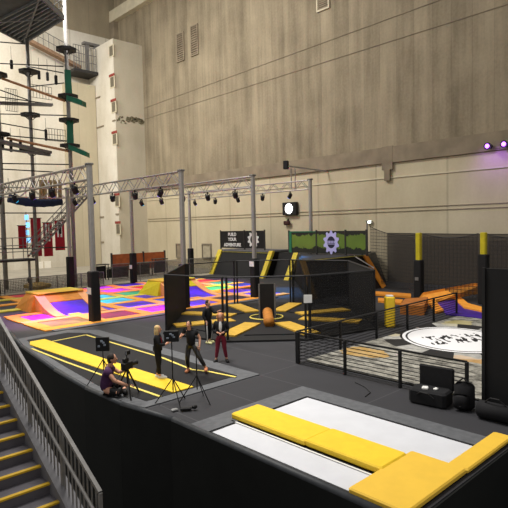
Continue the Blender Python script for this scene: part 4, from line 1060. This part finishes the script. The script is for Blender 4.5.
# blonde presenter in black holding a card
def f1(t, J, sc):
    MB().box(J['haR']+Vector((-.06, .06, .03)), (.2, .015, .14), 0).build2('card', M_WHITE, t, False)
    n = J['neck']; MB().tube([n+Vector((-.07, .03, 0)), n+Vector((-.03, .13, -.16)), n+Vector((0, .14, -.32)), n+Vector((.03, .13, -.16)), n+Vector((.07, .03, 0))], .01, 6).build2('lanyard', M_RED, t)
    MB().tube([J['pel']+Vector((0, 0, -.02)), J['pel']+Vector((0, 0, .12))], .15, 12).build2('tunic_hem', M_BFAB, t)
pos = at_z(158.5, 378, .05)
pos.z = .05
person(pos, VR, dict(elL=(-.24, .08, 1.15), elR=(.24, .08, 1.15), wrL=(-.12, .3, 1.13), wrR=(.12, .3, 1.15), haL=(-.06, .36, 1.17), haR=(.06, .36, 1.19), anL=(-.07, -.06, .08), toL=(-.08, .11, .03), anR=(.08, .06, .08), toR=(.09, .23, .03)),
       'blonde person in black holding a white card, standing left of the group', M_BFAB, M_BFAB, M_WHITE, M_BLOND, 'long', 'long', .96, 1.0, f1)
# athlete in black
def f2(t, J, sc):
    MB().box(J['hiL']+Vector((-.1, .06, .06)), (.1, .04, .13), 0, .01).build2('transmitter', M_WHITE, t, False)
pos = at_z(192, 371.5, .04); pos.z = .04
person(pos, -VD*.9-VR*.15, dict(pel=(0, 0, .9), chest=(.03, .02, 1.24), neck=(.04, .03, 1.43), head=(.05, .05, 1.58), shL=(-.17, .0, 1.37), shR=(.21, .0, 1.38), hiL=(-.1, 0, .87), hiR=(.1, 0, .87),
       elR=(.36, .04, 1.16), wrR=(.27, .24, 1.22), haR=(.22, .28, 1.29), elL=(-.3, -.02, 1.12), wrL=(-.31, .08, .9), haL=(-.3, .1, .82),
       knL=(-.3, .16, .55), anL=(-.5, .05, .14), toL=(-.54, .22, .1), knR=(.12, .1, .48), anR=(.13, .0, .08), toR=(.14, .17, .03)),
       'person in black t-shirt and shiny trousers with one fist raised and one leg out', M_BFAB, mat('shiny_black', '17171b', .3, spec=.8), mat('tan_shoe', 'c98058', .6), M_DHAIR, 'short', 'short', .99, 1.04, f2)
# woman in maroon trousers
def f3(t, J, sc):
    c = J['chest']; MB().ell(c+Vector((0, .075, -.02)), (.065, .07, .22), 12, 8).build2('blouse', M_WHITE, t)
pos = at_z(221.5, 361.5, 0); pos.z = 0
person(pos, -VD, dict(elL=(-.27, .0, 1.12), elR=(.27, .0, 1.12), wrL=(-.1, .2, 1.08), wrR=(.1, .2, 1.08), haL=(-.03, .23, 1.06), haR=(.04, .24, 1.07), knL=(-.12, .03, .5), knR=(.13, .03, .5), anL=(-.19, 0, .08), anR=(.19, 0, .08), toL=(-.23, .16, .03), toR=(.22, .16, .03)),
       'person with curly ginger hair, black jacket and maroon trousers, hands clasped', M_BFAB, M_MAROON, M_BLACK, M_GINGER, 'curly', 'long', 1.0, 1.0, f3)
# person behind in dark tracksuit
def f4(t, J, sc):
    for sd, s_ in (('L', -1), ('R', 1)):
        a, b, c = J['hi'+sd], J['kn'+sd], J['an'+sd]; o = Vector((s_*.07, .05, 0))
        MB().tube([a+o, b+o*.9, c+o*.7+Vector((0, 0, .05))], .028, 6).build2('trouser_stripe', M_WHITE, t)
pos = at_z(208.5, 343, 0); pos.z = 0
person(pos, VR*.8-VD*.5, dict(elL=(-.2, .2, 1.22), wrL=(-.14, .42, 1.3), haL=(-.12, .5, 1.35), elR=(.28, -.02, 1.15), wrR=(.26, .1, .93), haR=(.25, .13, .85), anR=(.14, .05, .08), toR=(.15, .22, .03), anL=(-.12, -.04, .08), toL=(-.13, .13, .03)),
       'person at the back in a black tracksuit with white stripes, arm stretched out', M_BFAB, M_BFAB, mat('cream_shoe', 'd8d49a', .6), M_DHAIR, 'short', 'long', 1.02, 1.0, f4)
# crouching camera operator
pos = at_z(111, 399, 0); pos = Vector((7.75, 14.1, .04))
pos = Vector((at_z(108, 394.5, 0.04)))
person(pos, VR*.95+VD*.1, dict(pel=(0, -.05, .14), chest=(0, .0, .5), neck=(0, .07, .7), head=(0, .12, .85), shL=(-.19, .03, .64), shR=(.19, .03, .64),
       elL=(-.24, .24, .46), wrL=(-.13, .46, .56), haL=(-.09, .53, .6), elR=(.26, .2, .4), wrR=(.22, .47, .27), haR=(.21, .57, .26),
       hiL=(-.1, -.02, .14), hiR=(.1, -.02, .14), knL=(-.36, .3, .16), knR=(.34, .3, .13), anL=(.0, .4, .09), anR=(-.02, .26, .07), toL=(.14, .43, .06), toR=(-.15, .28, .05)),
       'person in a purple shirt sitting behind a film camera at the deck edge', M_PURPLE, M_BFAB, M_BLACK, M_DHAIR, 'short', 'short', 1.2, 1.12)

# film camera on tripod
def tripod(t, base, h, spread, m=M_BLACK, r=.015, apex=.6, rot=0.3):
    for k in range(3):
        a = rot+k*2*PI/3
        MB().tube([(base[0], base[1], base[2]+apex), (base[0]+spread*math.cos(a), base[1]+spread*math.sin(a), base[2])], r, 6).build('leg', m, t)
    MB().tube([(base[0], base[1], base[2]+apex*.45), (base[0], base[1], base[2]+h)], r*1.05, 8).build('pole', m, t)
b = at_z(128, 396, 0.04)
t = thing('film_camera', b, 'black film camera rig on a tripod in front of the seated operator', 'camera')
tripod(t, b, .85, .42, M_BLACK, .024, .8, .2)
c = b + Vector((0, 0, .88))
ang = math.atan2(VR.y*.5+VD.y, VR.x*.5+VD.x)
MB().box(c, (.38, .15, .2), ang, .02).build('body', M_BLACK, t)
dv = Vector((math.cos(ang), math.sin(ang), 0))
ln_ = MB().tube([c+dv*.18, c+dv*.36, c+dv*.42], [.06, .06, .075], 12).build('lens', M_BLACK, t); MB().tube([c+dv*.42, c+dv*.43], .06, 12).build('lens_glass', mat('glass_grey', '8a93a0', .1), ln_)
MB().box(c+Vector((0, 0, .17))-dv*.05, (.2, .1, .12), ang, .02).tube([c+Vector((0, 0, .1)), c+Vector((0, 0, .3))], .015).build('viewfinder', M_BLACK, t)
MB().box(c+Vector((0, 0, .36))+dv*.05, (.18, .06, .12), ang, .01).build('monitor', M_BLACK, t); mo_ = [q for q in bpy.data.objects if q.parent == t and q.name.startswith('monitor')][0]; MB().box(c+Vector((0, 0, .36))+dv*.05-VD*.04, (.12, .02, .08), ang).build('screen', mat('screen_grey', 'a0a4ac', .3), mo_)
MB().box(c-VD*.1+Vector((0, 0, -.03)), (.08, .04, .09), ang, .01).build('follow_focus', MATS['glass_grey'], t)
MB().tube([c-dv*.15+Vector((0, 0, -.08)), c-dv*.45+Vector((0, 0, -.3))], .012).build('pan_handle', M_BLACK, t)

def light_stand(pt, ptop, label, w, h, legs=True, head=True, name='led_light_stand', rot=.3, stand_h=None, ff=None):
    t = thing(name, pt, label, 'light stand', 'film light stands around the group')
    hh = stand_h
    tripod(t, pt, hh, .52, M_BLACK, .015, .72, rot)
    if head:
        c = pt+Vector((0, 0, hh+h/2)); fa = math.atan2(ff[1], ff[0])+PI/2
        pn = MB().box(c, (w, .07, h), fa, .015).build('panel', M_BLACK, t)
        f = Vector((ff[0], ff[1], 0)).normalized()
        bk = c - VD*.05
        for dx, dz in ((-.28, -.15), (.1, .12), (.2, -.05), (-.05, .25)):
            MB().box(c+VR*dx*w*.9/.4*.4+Vector((0, 0, dz*h*.9))-VD*.05, (w*.16, .03, h*.14), math.atan2(VR.y, VR.x), .005).build('knob', MATS['glass_grey'], pn)
        MB().box(c+f*.04, (w*.9, .01, h*.9), fa).build('led_face', M_DSTEEL, pn)
    return t
pa = at_z(104, 382, .04)
light_stand(pa, None, 'square black LED panel on a stand left of the seated operator', .42, .44, stand_h=.98, ff=VD, rot=.9)
pb = at_z(173.5, 404, 0)
light_stand(pb, None, 'small black LED panel on a tall tripod stand before the athlete', .4, .3, stand_h=1.72, ff=VD)
pc = at_z(197.5, 401, 0)
t = light_stand(pc, None, 'bare thin black tripod stand right of the LED panel stand', .3, .2, stand_h=1.5, ff=VD, head=False, rot=.6)
# kit on the floor
t = thing('camera_kit', at_z(183, 411, 0), 'small heap of black and clear kit lying on the carpet by the stands', 'equipment')
q = at_z(186, 411, 0)
MB().box(q+Vector((0, 0, .06)), (.3, .12, .08), -.6, .03).build('pouch', M_BLACK, t)
MB().box(q+VR*.22+VD*.05+Vector((0, 0, .09)), (.14, .1, .1), -.3, .03).build('pouch', M_BLACK, t)
MB().box(q-VR*.3+Vector((0, 0, .04)), (.18, .12, .05), -.2, .02).build('clear_bag', mat('clear_bag', '8f9090', .3), t)

# ------------------------------------------------------------------ light
w = bpy.data.worlds.new('hall_light'); S.world = w; w.use_nodes = True
bg = w.node_tree.nodes['Background']; bg.inputs[0].default_value = (1.0, .97, .93, 1); bg.inputs[1].default_value = .45
def area(x, y, z, sx, sy, e, col=(1, .96, .9), aim=None):
    L = bpy.data.lights.new('hall_lamp', 'AREA'); L.shape = 'RECTANGLE'; L.size = sx; L.size_y = sy; L.energy = e; L.color = col
    o = bpy.data.objects.new('hall_lamp', L); COL.objects.link(o); o.location = (x, y, z)
    if aim: o.rotation_euler = (Vector(aim)-Vector((x, y, z))).to_track_quat('-Z', 'Y').to_euler()
    return o
area(8, 16, 30, 8, 8, 2300, aim=(14, 14, 0)).data.spread = 1.5
area(16, 42, 32, 8, 8, 9500, aim=(26, 40, 4))
area(12, 54, 30, 6, 6, 5200, aim=(16, 68, 12))
def spot(x, y, z, aim, e, col, size=.9):
    L = bpy.data.lights.new('colour_spot', 'SPOT'); L.energy = e; L.color = col; L.spot_size = size; L.spot_blend = .7; L.shadow_soft_size = .12
    o = bpy.data.objects.new('colour_spot', L); COL.objects.link(o); o.location = (x, y, z); o.rotation_euler = (Vector(aim)-Vector((x, y, z))).to_track_quat('-Z', 'Y').to_euler()
for (x, y, ax, ay, e, c) in ((12.5, 27.6, 11.5, 27, 900, (1, .75, .55)), (12.5, 33.5, 14, 29.5, 1200, (.5, .1, 1)), (12.5, 31, 10.5, 29.5, 900, (.9, .2, 1)), (18.2, 28, 17, 26, 1100, (.8, .15, 1)),
                             (18.2, 34, 16.5, 33, 1100, (.1, .7, 1)), (18.2, 37, 18.5, 30, 1000, (.25, .2, 1)), (18.2, 39, 20, 38, 900, (.9, .1, .8)), (24, 30.5, 21.5, 27, 1100, (.1, .35, 1)),
                             (24, 34, 25, 33, 1000, (.1, .9, .6)), (24, 37, 26, 38, 900, (.9, .15, .6)), (29.7, 28, 27.5, 26.5, 1200, (.1, .4, 1)), (29.7, 34, 28, 32, 900, (1, .2, .1)), (29.7, 37.5, 29, 36, 700, (.6, .2, 1))):
    spot(x, y, 7.0, (ax, ay, 0), e*3.4, c)
S.view_settings.view_transform = 'Standard'; S.view_settings.look = 'None'; S.view_settings.gamma = 1; S.view_settings.use_curve_mapping = False
S.view_settings.exposure = 0.0
for o in list(bpy.data.objects):
    if '_o' in o: del o['_o']
